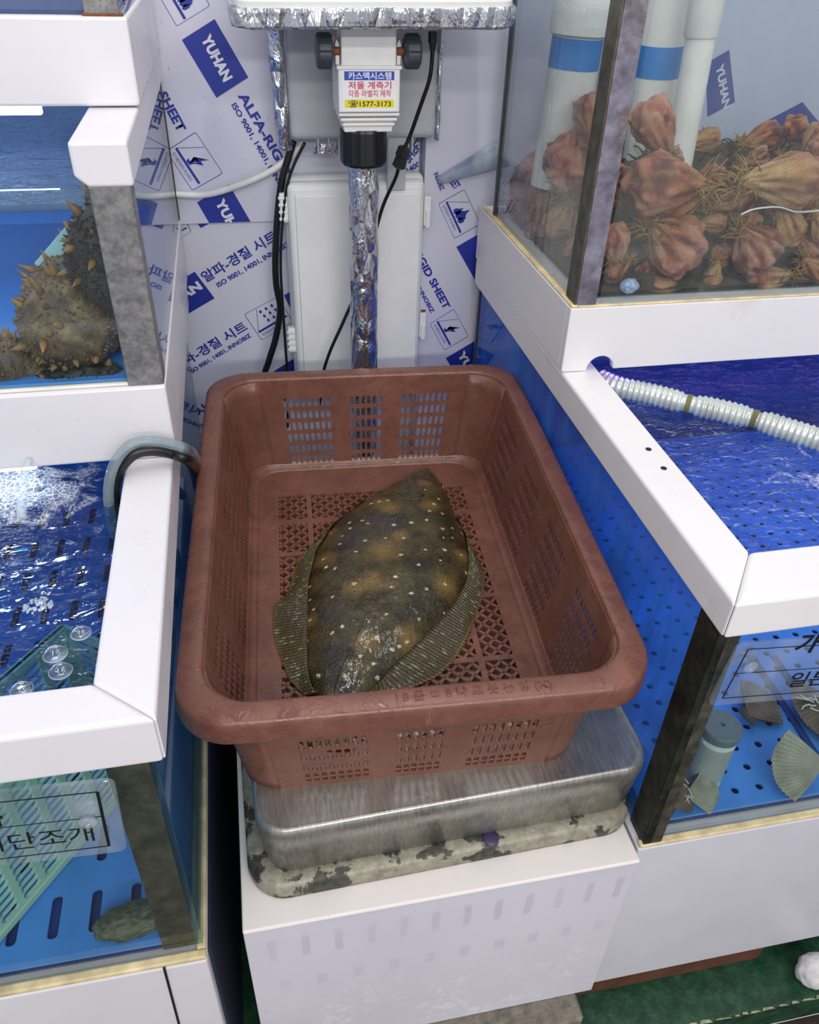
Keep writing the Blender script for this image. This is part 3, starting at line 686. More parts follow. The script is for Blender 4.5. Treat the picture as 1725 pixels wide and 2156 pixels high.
# ---- lower right
XR = 1.34
T4 = root('display_tank', 'low right scallop tank with white rim, blue side and blue bottom', 'fish tank', (.8, .9, .055), group='shop display tanks')
box('base', (.4025, .468, .056), (XR, 1.345, .416), white_pvc('speckled_wet_base', (214, 213, 222), .2), T4, bevel=.002)
box('sealant', (.4045, .4685, .416), (XR, .4785, .4215), 'seal', T4, bevel=.002)
box('front_pane', (.4190, .4785, .4165), (XR, .4835, .797), 'glass', T4, bevel=0)
box('side_pane', (.4115, .484, .4165), (.4165, 1.34, .797), 'glass_blue', T4, bevel=0)
box('back_pane', (.417, 1.336, .4165), (XR, 1.340, .797), 'blue_dark', T4, bevel=0)  # dark blue stands in for the shade under the upper tray
box('end_pane', (XR-.004, .4840, .4165), (XR-.0002, 1.3355, .797), 'blue', T4, bevel=0)
box('back_edge_seal', (.4095, 1.336, .4165), (.4165, 1.345, .797), 'dark_gasket', T4, bevel=.001)
box('corner_post', (.4185, .4705, .4166), (.4325, .4740, .7961), 'post_green', T4, bevel=.0005)
box('corner_post', (.4090, .4745, .4166), (.4112, .5080, .7961), 'post_dark', T4, bevel=.0005)
box('corner_seal', (.4090, .4705, .4166), (.4183, .4743, .7961), 'post_dark', T4, bevel=.001)
m = MB(); m.prism([(.400, .455, .790), (XR, .455, .790), (XR, .521, .790), (.452, .521, .790)], (0, 0, .045)); m.build('front_rim', 'pvc_warm', T4, bevel=.004, seg=3)
m = MB(); m.prism([(.3998, .4552, .790), (.452, .5212, .790), (.452, 1.345, .790), (.3998, 1.345, .790)], (0, 0, .045)); m.build('side_rim', 'pvc_warm', T4, bevel=.004, seg=3)
for u, v in ((1366, 946), (1398, 986)):
    p = onz(u, v, .8352); MB().lathe([(.0035, 0), (.0035, .0004)], 12, Matrix.Translation(p)).build('screw_hole', 'black', T4)
tray_floor(T4, .424, XR, .49, 1.33, .434, .034, .030, (.0048, .0048))
for k in range(2):
    a, b = onz(1640+48*k, 1470, .4345), onz(1750+52*k, 1640, .4345); dd = (b-a); n_ = Vector((-dd.y, dd.x, 0)).normalized()*.005
    a = a-dd*.6
    MB().prism([a+n_, b+n_, b-n_, a-n_], (0, 0, .003)).build('floor_rib', 'blue_dark', T4, bevel=.001)
def foamR(x, y): return .85*max(0, 1-((x-.66)**2+(y-.66)**2)**.5/.17) + .25*max(0, 1-abs(y-.93)/.06)
water('tank_water', 'choppy blue water in the low right scallop tank', .4172, XR-.0045, .484, 1.3355, .4345, .796, 'water_right', 'water_side', .005, 20, .005, foamR)
# ---- upper right
T5 = root('display_tank', 'tall upper right tank packed with sea squirts', 'fish tank', (.8, 1.1, .8355), group='shop display tanks')
pts = [(.3985, .8358), (.4335, .8358)]
pts += [(.4525-.0190*math.cos(math.radians(t)), .8358+.0195*math.sin(math.radians(t))) for t in range(0, 181, 15)]
pts += [(XR, .8358), (XR, .924), (.3985, .924)]
MB().prism([(x, .905, z) for x, z in pts], (0, .012, 0)).build('front_board', 'pvc_warm', T5, bevel=.0015)
box('side_board', (.3985, .9172, .8358), (.4105, 1.3445, .924), 'pvc_warm', T5, bevel=.0015)
box('bottom_board', (.4107, .930, .8700), (XR, 1.344, .880), 'pvc_warm', T5, bevel=0)
box('ledge', (.4107, .9172, .912), (XR, 1.344, .9238), 'pvc_warm', T5, bevel=0)
box('sealant', (.3995, .9055, .9241), (.4085, 1.338, .9275), 'seal', T5, bevel=.0015)
box('sealant', (.4086, .9055, .9241), (XR, .911, .9265), 'seal', T5, bevel=.0015)
box('front_pane', (.4405, .9115, .9242), (XR, .9165, 1.55), 'glass_wet', T5, bevel=0)
box('side_pane', (.4065, .917, .9242), (.4115, 1.283, 1.55), 'glass_wet', T5, bevel=0)
box('back_pane', (.4120, 1.279, .9242), (XR, 1.283, 1.55), 'glass_wet', T5, bevel=0)
box('end_pane', (XR-.004, .917, .9242), (XR-.0002, 1.2788, 1.55), 'glass_wet', T5, bevel=0)
box('back_edge_seal', (.4045, 1.279, .9242), (.4115, 1.287, 1.55), 'dark_gasket', T5, bevel=.001)
box('corner_post', (.4062, .9082, .9243), (.4325, .9112, 1.554), 'post_rust', T5, bevel=.0005)
box('corner_post', (.4035, .9084, .9243), (.4060, .9400, 1.554), 'post_green', T5, bevel=.0005)
me = bpy.data.meshes.new('w'); wm = MB().box((.412, .917, .9245), (XR-.0045, 1.2785, 1.36))
o = wm.build('tank_water', 'water_murky'); tag(o, 'cloudy greyish water around the sea squirts in the upper right tank', 'water', kind='stuff')
o = box('led_strip', (.50, .932, .8615), (XR, .944, .8698), 'led_violet', None, bevel=.001); tag(o, 'violet light strip under the upper right tank', 'light strip')
# ================================================================ ACRYLIC SIGNS
def sign(name, label, o, xd, w_, h_, lines, texts, cup, depth=.004, left=True):
    """o: lower corner, xd: along the bottom edge"""
    xd = Vector(xd).normalized(); n_ = Vector((0, -1, 0)); n_ = (n_-xd*n_.dot(xd)).normalized(); yd = n_.cross(xd).normalized()
    if yd.z < 0: yd = -yd
    r_ = root(name, label, 'sign', o); o = Vector(o)
    P = lambda x, y, k=0.: o+xd*x+yd*y+n_*k
    pl = [P(w_/2+x, h_/2+y) for x, y in rrect(w_/2, h_/2, .008, 4)]
    MB().prism(pl, -n_*depth).build('plate', 'acrylic', r_, bevel=.0008)
    m = MB()
    for (x0, y0), (x1, y1), t_ in lines:
        a, b = Vector((x0, y0)), Vector((x1, y1)); q = Vector((-(b-a).y, (b-a).x)).normalized()*t_/2
        m.add([P(*(a+q), .0004), P(*(b+q), .0004), P(*(b-q), .0004), P(*(a-q), .0004)], [(0, 1, 2, 3)])
    m.build('printed_border', 'ink_black', r_)
    for body, x, y, ww, sz, bo in texts: place_text('printed_text', body, P(x, y, .0005), xd, yd, 'ink_black', r_, width=ww, size=sz, bold=bo)
    ax = Matrix.Translation(P(cup[0], cup[1], -depth-.008)) @ Matrix((list(xd)+[0], list(yd)+[0], list(n_)+[0], (0, 0, 0, 1))).transposed()
    ax = Matrix.Translation(P(cup[0], cup[1], -depth-.006)) @ Matrix(((xd.x, yd.x, n_.x, 0), (xd.y, yd.y, n_.y, 0), (xd.z, yd.z, n_.z, 0), (0, 0, 0, 1)))
    MB().lathe([(.014, 0), (.013, .002), (.006, .005), (.0045, .006), (.0045, .0115), (.0075, .012), (.0075, .0145), (.005, .0155), (.0018, .0155)], 24, ax).build('suction_cup', 'silicone', r_, smooth=True)
    return r_
yS = .4245
a, b = ony(0, 1825, yS), ony(269, 1792, yS); tr = ony(240, 1643, yS)
w_ = (b-a).length; hS = abs((tr-b).dot(Vector((0, 0, 1))))*1.0
e = (b-a).normalized(); ext = .22; o_ = a-e*ext; W_ = w_+ext
sign('acrylic_sign', 'clear acrylic sign with black Korean lettering on the low left tank', o_, e, W_, hS,
     [((.0, .012), (W_-.014, .012), .0014), ((W_-.014, .0115), (W_-.014, hS-.012), .0026), ((.0, hS-.012), (W_-.014, hS-.012), .0014), ((0, hS*.55), (W_-.014, hS*.55), .0011)],
     [('비단조개', ext-.010, hS*.24, W_-ext-.014, .026, .0), ('전복', ext-.029, hS*.60, .044, .028, .04)], (W_-.0255, hS*.53))
yS = .4585
a, b = ony(1491, 1487, yS), ony(1725, 1469, yS); tl = ony(1574, 1311, yS)
e = (b-a).normalized(); W_ = .26; hS = .088
q1 = ony(1577, 1399, yS)-a; cu = (q1.dot(e), q1.dot(Vector((0, 0, 1))-e*e.z))
t1 = ony(1668, 1374, yS)-a; t2 = ony(1655, 1447, yS)-a
sign('acrylic_sign', 'clear acrylic sign with black Korean lettering on the low right tank', a, e, W_, hS,
     [((.012, .011), (W_, .011), .0012), ((.012, .011), (.012, hS-.008), .0016), ((.012, hS-.008), (W_, hS-.008), .0012), ((.012, hS*.53), (W_, hS*.53), .001)],
     [('가리비', t1.dot(e), t1.z-t1.dot(e)*e.z+.002, .075, .029, .03), ('일본산', t2.dot(e), t2.z-t2.dot(e)*e.z+.002, .070, .024, .012)], cu)
# ================================================================ BROWN CRATE
def crate_mat():
    t = NT('wet_brown_crate_plastic')
    col = t.ramp(t.noise(14, 5, .6), [(.3, c(108, 70, 58)), (.7, c(128, 84, 71))])
    wetm = t.noise(38, 6, .65, dist=.5)
    col = t.mix(t.ramp(wetm, [(.44, (0, 0, 0, 1)), (.62, (.35,)*3+(1,))]), col, c(96, 56, 47))
    mp = t.n('ShaderNodeMapping'); mp.inputs['Scale'].default_value = (1, 1, .22); t.l(t.coord(), mp.inputs[0])
    sc_ = t.ramp(t.noise(120, 4, .7, vec=mp.outputs[0], dist=2.5), [(.66, (0, 0, 0, 1)), (.70, (.40,)*3+(1,))]); col = t.mix(sc_, col, c(180, 142, 128))
    rg = t.ramp(wetm, [(.42, (.42,)*3+(1,)), (.58, (.14,)*3+(1,))])
    h = t.math('ADD', t.ramp(wetm, [(.50, (0, 0, 0, 1)), (.60, (1, 1, 1, 1))]), t.math('MULTIPLY', t.noise(230, 4, .7), .6))
    return t.bsdf(col, rg, 0, t.bump(h, .24, .0012), spec=.5)
MAT['crate'] = crate_mat()
CR = root('fish_crate', 'brown plastic fish crate with slotted sides on the scale', 'crate', (.1545, .841, .5445))
CR.rotation_euler = Euler((math.radians(2.3), 0, math.radians(-3.3)), 'XYZ')
CH = .168                                            # rim height above the floor
FX, FY = .245, .3425                                 # outer rim half sizes
TX, TY, TRr = .2185, .310, .052                      # opening at the top
BX, BY, BRr = .190, .301, .040                       # bottom
Zb, Zt = -.007, CH-.004
def lerp(a, b, t): return a+(b-a)*t
def wall_pt(side, u, v):
    """u along the flat part (-1..1), v 0 bottom .. 1 top"""
    z = lerp(Zb, Zt, v)
    if side in 'FB': x = u*lerp(BX-BRr, TX-TRr, v); y = lerp(BY, TY, v)*(-1 if side == 'F' else 1); return Vector((x, y, z))
    y = u*lerp(BY-BRr, TY-TRr, v); x = lerp(BX, TX, v)*(-1 if side == 'L' else 1); return Vector((x, y, z))
def wall(side, patches, rows, v0, v1, hw, hh):
    us = [-1.0]; cells = []
    for c0, c1, ncol in patches:
        for k in range(ncol+1): us.append(c0+(c1-c0)*k/ncol)
    us.append(1.0); us = sorted(set(round(u, 5) for u in us))
    starts = []
    for c0, c1, ncol in patches: starts += [round(c0+(c1-c0)*k/ncol, 5) for k in range(ncol)]
    vs = [0.0]+[round(v0+(v1-v0)*k/rows, 5) for k in range(rows+1)]+[1.0]
    holes = {(us.index(s_), j) for s_ in starts for j in range(1, rows+1)}
    o = hole_panel(lambda u, v: wall_pt(side, u, v), us, vs, holes, (hw, hh), 3).build('wall', 'crate', CR, world=False)
    md = o.modifiers.new('s', 'SOLIDIFY'); md.thickness = .0032; md.offset = 0
    return o
for sd in 'FB': wall(sd, [(-.82, -.34, 8), (-.16, .18, 6), (.36, .84, 8)], 6, .08, .84, .0195, .047)
for sd in 'LR': wall(sd, [(-.90, -.60, 8), (-.42, -.12, 8), (.08, .38, 8), (.56, .86, 8)], 6, .12, .86, .0125, .042)
for sx, sy in ((1, 1), (-1, 1), (-1, -1), (1, -1)):                      # rounded corners
    m = MB(); n1, n2 = 8, 8
    for j in range(n2+1):
        v = j/n2; rr = lerp(BRr, TRr, v); cx_, cy_ = lerp(BX, TX, v)-rr, lerp(BY, TY, v)-rr
        for i in range(n1+1):
            a_ = math.pi/2*i/n1; m.v.append((sx*(cx_+rr*math.cos(a_)), sy*(cy_+rr*math.sin(a_)), lerp(Zb, Zt, v)))
    m.f = [(j*(n1+1)+i, j*(n1+1)+i+1, (j+1)*(n1+1)+i+1, (j+1)*(n1+1)+i) for j in range(n2) for i in range(n1)]
    o = m.build('corner', 'crate', CR, smooth=True, world=False); md = o.modifiers.new('s', 'SOLIDIFY'); md.thickness = .0032; md.offset = 0
# floor: solid border and ribs, with diamond lattice panels between them
m = MB(); zf0, zf1 = -.0075, .0045
gx0, gx1, gy0, gy1 = -.148, .152, -.258, .222
xs = [(gx0, -.104), (-.096, .104), (.112, gx1)]; ys = [(gy0, -.150), (-.142, -.036), (-.028, .078), (.086, .150), (.162, gy1)]
out = rrect(BX+.001, BY+.001, BRr, 6)
def strip(x0, x1, y0, y1): m.box((x0, y0, zf0), (x1, y1, zf1))
qx, qy = BX-BRr, BY-BRr
strip(-BX, gx0, -qy, qy); strip(gx1, BX, -qy, qy); strip(-qx, qx, -BY, -qy); strip(-qx, qx, qy, BY); strip(gx0, gx1, -qy, gy0); strip(gx0, gx1, gy1, qy)
for sx, sy in ((1, 1), (-1, 1), (-1, -1), (1, -1)):
    xc, yc = sx*(BX-BRr), sy*(BY-BRr)
    fan = [(xc, yc, zf0)]+[(xc+sx*BRr*math.cos(math.pi/2*k/6), yc+sy*BRr*math.sin(math.pi/2*k/6), zf0) for k in range(7)]
    m.prism(fan, (0, 0, zf1-zf0))
    bx0, bx1 = sorted((xc, gx0 if sx < 0 else gx1)); by0, by1 = sorted((yc, gy0 if sy < 0 else gy1))
    if bx1-bx0 > .0005: pass
for (a0, a1), (b0, b1) in zip(xs, xs[1:]): strip(a1, b0, gy0, gy1)
for (a0, a1), (b0, b1) in zip(ys, ys[1:]):
    for x0, x1 in xs: strip(x0, x1, a1, b0)
P_ = .0190; bw = .0042
for (x0, x1) in xs:
    for (y0, y1) in ys:
        for sgn in (1, -1):
            nmin = int(math.floor((x0-sgn*(y1 if sgn > 0 else y0))/P_))-2
            for k in range(nmin-40, nmin+90):
                c0 = k*P_                                            # line x - sgn*y = c0
                pts = []
                ylo, yhi = y0, y1
                xa, xb = c0+sgn*ylo, c0+sgn*yhi
                if xa > xb: xa, xb, ylo, yhi = xb, xa, yhi, ylo
                if xb <= x0 or xa >= x1: continue
                def yat(x): return (x-c0)/sgn
                if xa < x0: xa, ylo = x0, yat(x0)
                if xb > x1: xb, yhi = x1, yat(x1)
                if xb-xa < .002: continue
                dv = Vector((xb-xa, yhi-ylo, 0)).normalized(); nv = Vector((-dv.y, dv.x, 0))*bw/2
                A, B = Vector((xa, ylo, -.0085)), Vector((xb, yhi, -.0085))
                m.prism([A+nv, A-nv, B-nv, B+nv], (0, 0, .0129))
m.build('floor', 'crate', CR, world=False)
# fillet between floor and walls
m = MB(); pf = []
for k in range(5):
    a_ = math.pi/2*k/4; pf.append((-.012*(1-math.sin(a_)), .0045+.012*(1-math.cos(a_))))
rings = [[(x, y, z) for x, y in rrect(BX+d+ .0+ (z-.004)*.15, BY+d+(z-.004)*.15, BRr, 6)] for d, z in pf]
for rg in rings: m.v += rg
n = len(rings[0])
for i in range(len(rings)-1): m.f += [(i*n+k, i*n+(k+1) % n, (i+1)*n+(k+1) % n, (i+1)*n+k) for k in range(n)]
m.build('floor_fillet', 'crate', CR, smooth=True, world=False, solid=.0012)
# rim
prof = [(0, -.006), (.0005, -.001), (.003, .0012), (.012, .002), (.0225, .0015), (.0265, -.001), (.0283, -.005), (.0300, -.030), (.0275, -.030), (.0255, -.006), (.014, -.0035), (.004, -.006)]
m = MB(); rings = []
for d, z in prof: rings.append([(x, y, CH+z) for x, y in rrect(TX+d, TY+d, TRr+d*.35, 8)])
n = len(rings[0]); K = len(rings)
for rg in rings: m.v += rg
for i in range(K): m.f += [(i*n+k, i*n+(k+1) % n, ((i+1) % K)*n+(k+1) % n, ((i+1) % K)*n+k) for k in range(n)]
rim = m.build('rim', 'crate', CR, smooth=True, world=False)
rim.modifiers.new('sd', 'SUBSURF').levels = 1; rim.modifiers['sd'].render_levels = 2
me = text_mesh('embossed_lettering', 'I 8 음 ㅁ 8 냐 묘 봇 뉴 잉 (M)', .0128, .0001, space=1.05)
for v in me.vertices: v.co = Vector((v.co.x-.030, v.co.y-TY-.0180, CH+.0018))
lo = link('embossed_lettering', me, 'crate', rim); md = lo.modifiers.new('s', 'SOLIDIFY'); md.thickness = .0007; md.offset = 1
# ================================================================ FLOUNDER
RC = CR.rotation_euler.to_matrix(); NP = (RC @ Vector((0, 0, 1))).normalized(); P0 = Vector(CR.location)+RC @ Vector((0, 0, .0052))
def onp(u, v, lift=0.):
    q = ray(u, v); p = P0+NP*lift; return CAM+q*((p-CAM).dot(NP)/q.dot(NP))
nose, rear = onp(894, 991), onp(725, 1450)
EA = (rear-nose).normalized(); EB = NP.cross(EA).normalized()       # axis along the body, and across it (towards +b)
def ab(u, v): p = onp(u, v)-nose; return p.dot(EA), p.dot(EB)
Lb = [(884, 992), (832, 1022), (767, 1061), (735, 1086), (700, 1112), (663, 1168), (647, 1229), (641, 1285), (641, 1350), (644, 1414), (652, 1453)]
Lf = [(767, 1061), (735, 1084), (696, 1105), (654, 1147), (628, 1180), (616, 1220), (606, 1246), (582, 1264), (580, 1301), (585, 1343), (602, 1384), (618, 1424), (636, 1460)]
Rb = [(912, 999), (925, 1015), (939, 1038), (962, 1096), (982, 1135), (991, 1187), (985, 1236), (959, 1285), (923, 1327), (881, 1372), (842, 1408), (800, 1447)]
Rf = [(962, 1096), (990, 1135), (1014, 1171), (1024, 1210), (1020, 1246), (1004, 1291), (988, 1333), (965, 1372), (930, 1408), (881, 1434), (808, 1449)]
Aend = (rear-nose).length
sgn = 1 if ab(641, 1285)[1] > 0 else -1                             # side of the left outline
def prof(pts, extra):
    q = sorted([ab(*p) for p in pts]+extra); return q
mid_b = (ab(652, 1453)[1]+ab(800, 1447)[1])/2
pl_ = prof(Lb, [(Aend+.03, mid_b+sgn*.020), (Aend+.045, mid_b+sgn*.018)]); pr_ = prof(Rb, [(Aend+.03, mid_b-sgn*.020), (Aend+.045, mid_b-sgn*.018)])
fl_ = prof(Lf, [(Aend+.028, mid_b+sgn*.026)]); fr_ = prof(Rf, [(Aend+.028, mid_b-sgn*.026)])
def itp(q, a):
    if a <= q[0][0]: return q[0][1]
    for (a0, b0), (a1, b1) in zip(q, q[1:]):
        if a <= a1: t = (a-a0)/max(1e-6, a1-a0); return b0+(b1-b0)*t
    return q[-1][1]
def smooth_itp(q, a, w=.012): return sum(itp(q, a+d*w)*k for d, k in ((-1, .2), (-.5, .25), (0, .1), (.5, .25), (1, .2)))
FISH = root('flounder', 'olive-brown flatfish with pale spots lying in the brown crate', 'fish', nose+EA*.25)
MLEN = Aend+.045
def hgt(s):                                                          # thickness along the body, s 0..1
    K = [(0, .007), (.06, .016), (.15, .026), (.3, .036), (.5, .038), (.7, .031), (.85, .021), (1, .010)]
    for (a0, b0), (a1, b1) in zip(K, K[1:]):
        if s <= a1: t = (s-a0)/(a1-a0); t = t*t*(3-2*t); return b0+(b1-b0)*t
    return K[-1][1]
c4 = lambda x, y: ab(540+x*.3246, 960+y*.3247)
WS = [(1090, 303), (1178, 352), (745, 400), (795, 397), (850, 395), (480, 540), (605, 520), (685, 525), (720, 550), (610, 565), (888, 572), (1000, 555), (1097, 530), (1200, 570), (1263, 545), (1325, 490), (1200, 465), (1145, 405), (1115, 467), (560, 610), (545, 665), (705, 670), (832, 660), (950, 660), (1263, 610), (1205, 628), (1325, 700), (1213, 705), (1090, 725), (645, 740), (437, 738), (935, 770), (1185, 778), (1045, 825), (515, 825), (455, 800), (345, 880), (635, 938), (875, 965), (1100, 960), (1215, 910), (1000, 995), (900, 905), (350, 975), (495, 1005), (350, 1105), (375, 1050), (560, 1195), (840, 1130), (1050, 1130), (1280, 1070), (1220, 1055), (975, 1260), (780, 1265), (880, 1315), (675, 1372), (925, 1293), (760, 1408), (495, 1225), (330, 1225), (575, 1490), (785, 1475), (405, 1470), (1360, 790), (1330, 545)]
TANS = [(440, 740, .020), (835, 740, .028), (1225, 920, .022), (1335, 700, .015), (985, 1245, .024), (930, 640, .016), (350, 1110, .014), (1120, 420, .022), (640, 960, .020), (800, 395, .016), (760, 930, .022), (480, 540, .014), (1330, 490, .012), (720, 1290, .022), (860, 450, .02), (1090, 250, .015)]
VIOL = [(490, 1090, .018), (610, 620, .024), (860, 560, .024), (760, 520, .016)]
import colorsys
def sl(r, g, b): return Vector(c(r, g, b)[:3])
cD, cM, cT, cV, cW = sl(34, 30, 14), sl(88, 76, 38), sl(138, 110, 58), sl(66, 60, 60), sl(222, 214, 178)
tanp = [(*c4(x, y), r_) for x, y, r_ in TANS]; vip = [(*c4(x, y), r_) for x, y, r_ in VIOL]; wsp = [(*c4(x, y), random.uniform(.0016, .0029)) for x, y in WS]
gill = [c4(x, y) for x, y in ((800, 305), (860, 320), (910, 340), (960, 372), (1000, 382), (1050, 372), (1095, 345))]
mouth = [c4(x, y) for x, y in ((1092, 110), (1120, 150), (1130, 185))]
def seg_d(p, poly):
    best = 9
    for (x0, y0), (x1, y1) in zip(poly, poly[1:]):
        dx, dy = x1-x0, y1-y0; t = max(0, min(1, ((p[0]-x0)*dx+(p[1]-y0)*dy)/(dx*dx+dy*dy+1e-12)))
        best = min(best, math.hypot(p[0]-x0-dx*t, p[1]-y0-dy*t))
    return best
def skin(a, b):
    p = Vector((a*24, b*24, 3)); k = .42+.75*noise.noise(p)+.40*noise.noise(p*2.7)+.35*noise.noise(p*8)+.3*noise.noise(p*22)
    col = cD.lerp(cM, max(0, min(1, k*.9)))
    for x, y, r_ in vip:
        d = math.hypot(a-x, b-y)/r_
        if d < 1.3: col = col.lerp(cV, .7*max(0, 1-d/1.3))
    for x, y, r_ in tanp:
        d = math.hypot(a-x, b-y)/(r_*(1+.35*noise.noise(Vector((a*90, b*90, 0)))))
        if d < 1: col = col.lerp(cT, .75*(1-d)**.8)
    gd = seg_d((a, b), gill)
    if gd < .0022: col = col*.35
    elif gd < .005: col = col.lerp(cT, .35*(1-abs(gd-.0035)/.0016))if abs(gd-.0035) < .0016 else col
    if seg_d((a, b), mouth) < .0013: col = col*.3
    for x, y, r_ in wsp:
        dx, dy = a-x, b-y
        if abs(dx) < .004 and abs(dy) < .004:
            d = math.hypot(dx*1.1, dy*.8)/(r_*(1+.5*noise.noise(Vector((a*500, b*500, 5)))))
            if d < 1: col = col.lerp(cW, min(1, 2.5*(1-d)))
    return col
NA, NB = 250, 150
V, Fc, Cc = [], [], []
for i in range(NA+1):
    s = i/NA; a = MLEN*(s**1.12); bl, br = smooth_itp(pl_, a), smooth_itp(pr_, a)
    e = min(1, (a/.012))**.5 if a < .012 else 1
    cmid = (bl+br)/2; hw = (bl-br)/2*e
    for j in range(NB+1):
        t = -1+2*j/NB; t2 = math.sin(t*math.pi/2)*.35+t*.65
        b = cmid+hw*t2; h = hgt(a/MLEN)*max(0, 1-abs(t2)**2.3)**.62
        h += .0009*noise.noise(Vector((a*60, b*60, 0)))*(1-abs(t2))
        gd = seg_d((a, b), gill)
        if gd < .006: h += .0022*math.exp(-((gd-.003)/.0018)**2)-.0016*math.exp(-(gd/.0014)**2)
        lat = abs(b-cmid-.004*math.sin(a*20))
        if lat < .0018 and a > .12: h += .0007
        V.append(nose+EA*a+EB*b+NP*(h+.0012)); Cc.append(skin(a, b))
for i in range(NA):
    for j in range(NB): Fc.append((i*(NB+1)+j, i*(NB+1)+j+1, (i+1)*(NB+1)+j+1, (i+1)*(NB+1)+j))
nb = len(V)                                                          # pale underside
for i in range(NA+1):
    for j in (0, NB): pass
def color_attr(me, cols):
    at = me.color_attributes.new('skin', 'FLOAT_COLOR', 'POINT')
    at.data.foreach_set('color', [x for q in cols for x in (q[0], q[1], q[2], 1)])
m = MB(); m.v = [tuple(v) for v in V]; m.f = Fc
m.f += [(i*(NB+1), (i+1)*(NB+1), (i+1)*(NB+1)+NB, i*(NB+1)+NB) for i in range(NA)]
me = m.mesh('body', OFF[FISH.name], True)
def fish_mat(name, fin=False):
    t = NT(name); at = t.n('ShaderNodeAttribute', attribute_name='skin')
    col = at.outputs['Color']
    if not fin:
        dots = t.ramp(t.voro(290), [(.22, (1, 1, 1, 1)), (.36, (0, 0, 0, 1))]); msk = t.ramp(t.noise(26, 3), [(.4, (.15,)*3+(1,)), (.6, (.8,)*3+(1,))])
        col = t.mix(t.math('MULTIPLY', dots, msk), col, c(16, 14, 10))
    h = t.math('ADD', t.math('MULTIPLY', t.voro(520, 'F1'), .6), t.noise(150, 4, .6))
    m_ = t.bsdf(col, t.ramp(t.noise(40, 4), [(.35, (.22,)*3+(1,)), (.7, (.42,)*3+(1,))]), 0, t.bump(h, .6, .003), spec=.35, coat=(.45 if fin else .7))
    for l_ in list(t.b.inputs['Coat Normal'].links): t.t.links.remove(l_)
    t.l(t.bump(t.math('ADD', t.noise(70, 2, .5), t.math('MULTIPLY', t.noise(260, 2, .5), .18)), .35, .004), t.b.inputs['Coat Normal'])
    return m_
MAT['fish'] = fish_mat('wet_mottled_flatfish_skin'); MAT['fin'] = fish_mat('wet_ribbed_fin', True)
color_attr(me, Cc); link('body', me, 'fish', FISH)
def fin(side, fprof, bprof, a0, a1, name, rays=92):
    V, Fc, Cc = [], [], []; N = rays*6; M_ = 9
    for i in range(N+1):
        a = a0+(a1-a0)*i/N; bb, bf = smooth_itp(bprof, a, .006), smooth_itp(fprof, a, .004)
        k = .5-.5*math.cos(2*math.pi*i/6); ph = i//6
        env = min(1, (i/N)*10, (1-i/N)*14)
        for j in range(M_+1):
            t = j/M_; b = bb*1.0+(bf-bb)*t*(1-.035*(1-k)*(t > .8))
            aa = a+.012*t*env                                       # rays sweep back
            bb_in = bb-(bf-bb)*.12*(1-t)
            b = bb_in+(bf-bb_in)*t
            if t > .95: b -= (bf-bb)*.05*(1-k)
            h = .0085*(1-t)**1.4+.0012+.0014*k*math.sin(math.pi*min(1, .15+t))+.0028*math.sin(a*55+side)*t*t
            V.append(nose+EA*aa+EB*b+NP*max(.0008, h))
            base = cD.lerp(cM, .35+.4*k); tip = sl(150, 122, 62)
            col = base.lerp(tip, max(0, (t-.9)/.1)*.7); col = col*(.62+.5*k)
            if noise.noise(Vector((ph*3.1, t*7, side))) > .42 and k > .6 and .1 < t < .9: col = col.lerp(cW, .35)
            Cc.append(col)
    for i in range(N):
        for j in range(M_): Fc.append((i*(M_+1)+j, i*(M_+1)+j+1, (i+1)*(M_+1)+j+1, (i+1)*(M_+1)+j))
    m = MB(); m.v = [tuple(v) for v in V]; m.f = Fc; me = m.mesh(name, OFF[FISH.name], True); color_attr(me, Cc)
    o = link(name, me, 'fin', FISH); md = o.modifiers.new('s', 'SOLIDIFY'); md.thickness = .0008; return o
fin(1, fl_, pl_, ab(767, 1061)[0], Aend+.022, 'anal_fin', 84); fin(2, fr_, pr_, ab(962, 1096)[0], Aend+.022, 'dorsal_fin', 80)
# tail fan
V, Fc, Cc = [], [], []; N, M_ = 84, 8
for i in range(N+1):
    u = i/N*2-1; k = .5-.5*math.cos(2*math.pi*i/6)
    for j in range(M_+1):
        t = j/M_; a = MLEN-.012+.058*t*(1-.14*u*u); b = mid_b+u*(.016+.020*t)
        V.append(nose+EA*a+EB*b+NP*(.010*(1-t)+.002+.0012*k*t)); Cc.append((cD.lerp(cM, .4+.4*k))*(.6+.5*k))
for i in range(N):
    for j in range(M_): Fc.append((i*(M_+1)+j, i*(M_+1)+j+1, (i+1)*(M_+1)+j+1, (i+1)*(M_+1)+j))
m = MB(); m.v = [tuple(v) for v in V]; m.f = Fc; me = m.mesh('tail_fin', OFF[FISH.name], True); color_attr(me, Cc)
link('tail_fin', me, 'fin', FISH).modifiers.new('s', 'SOLIDIFY').thickness = .001
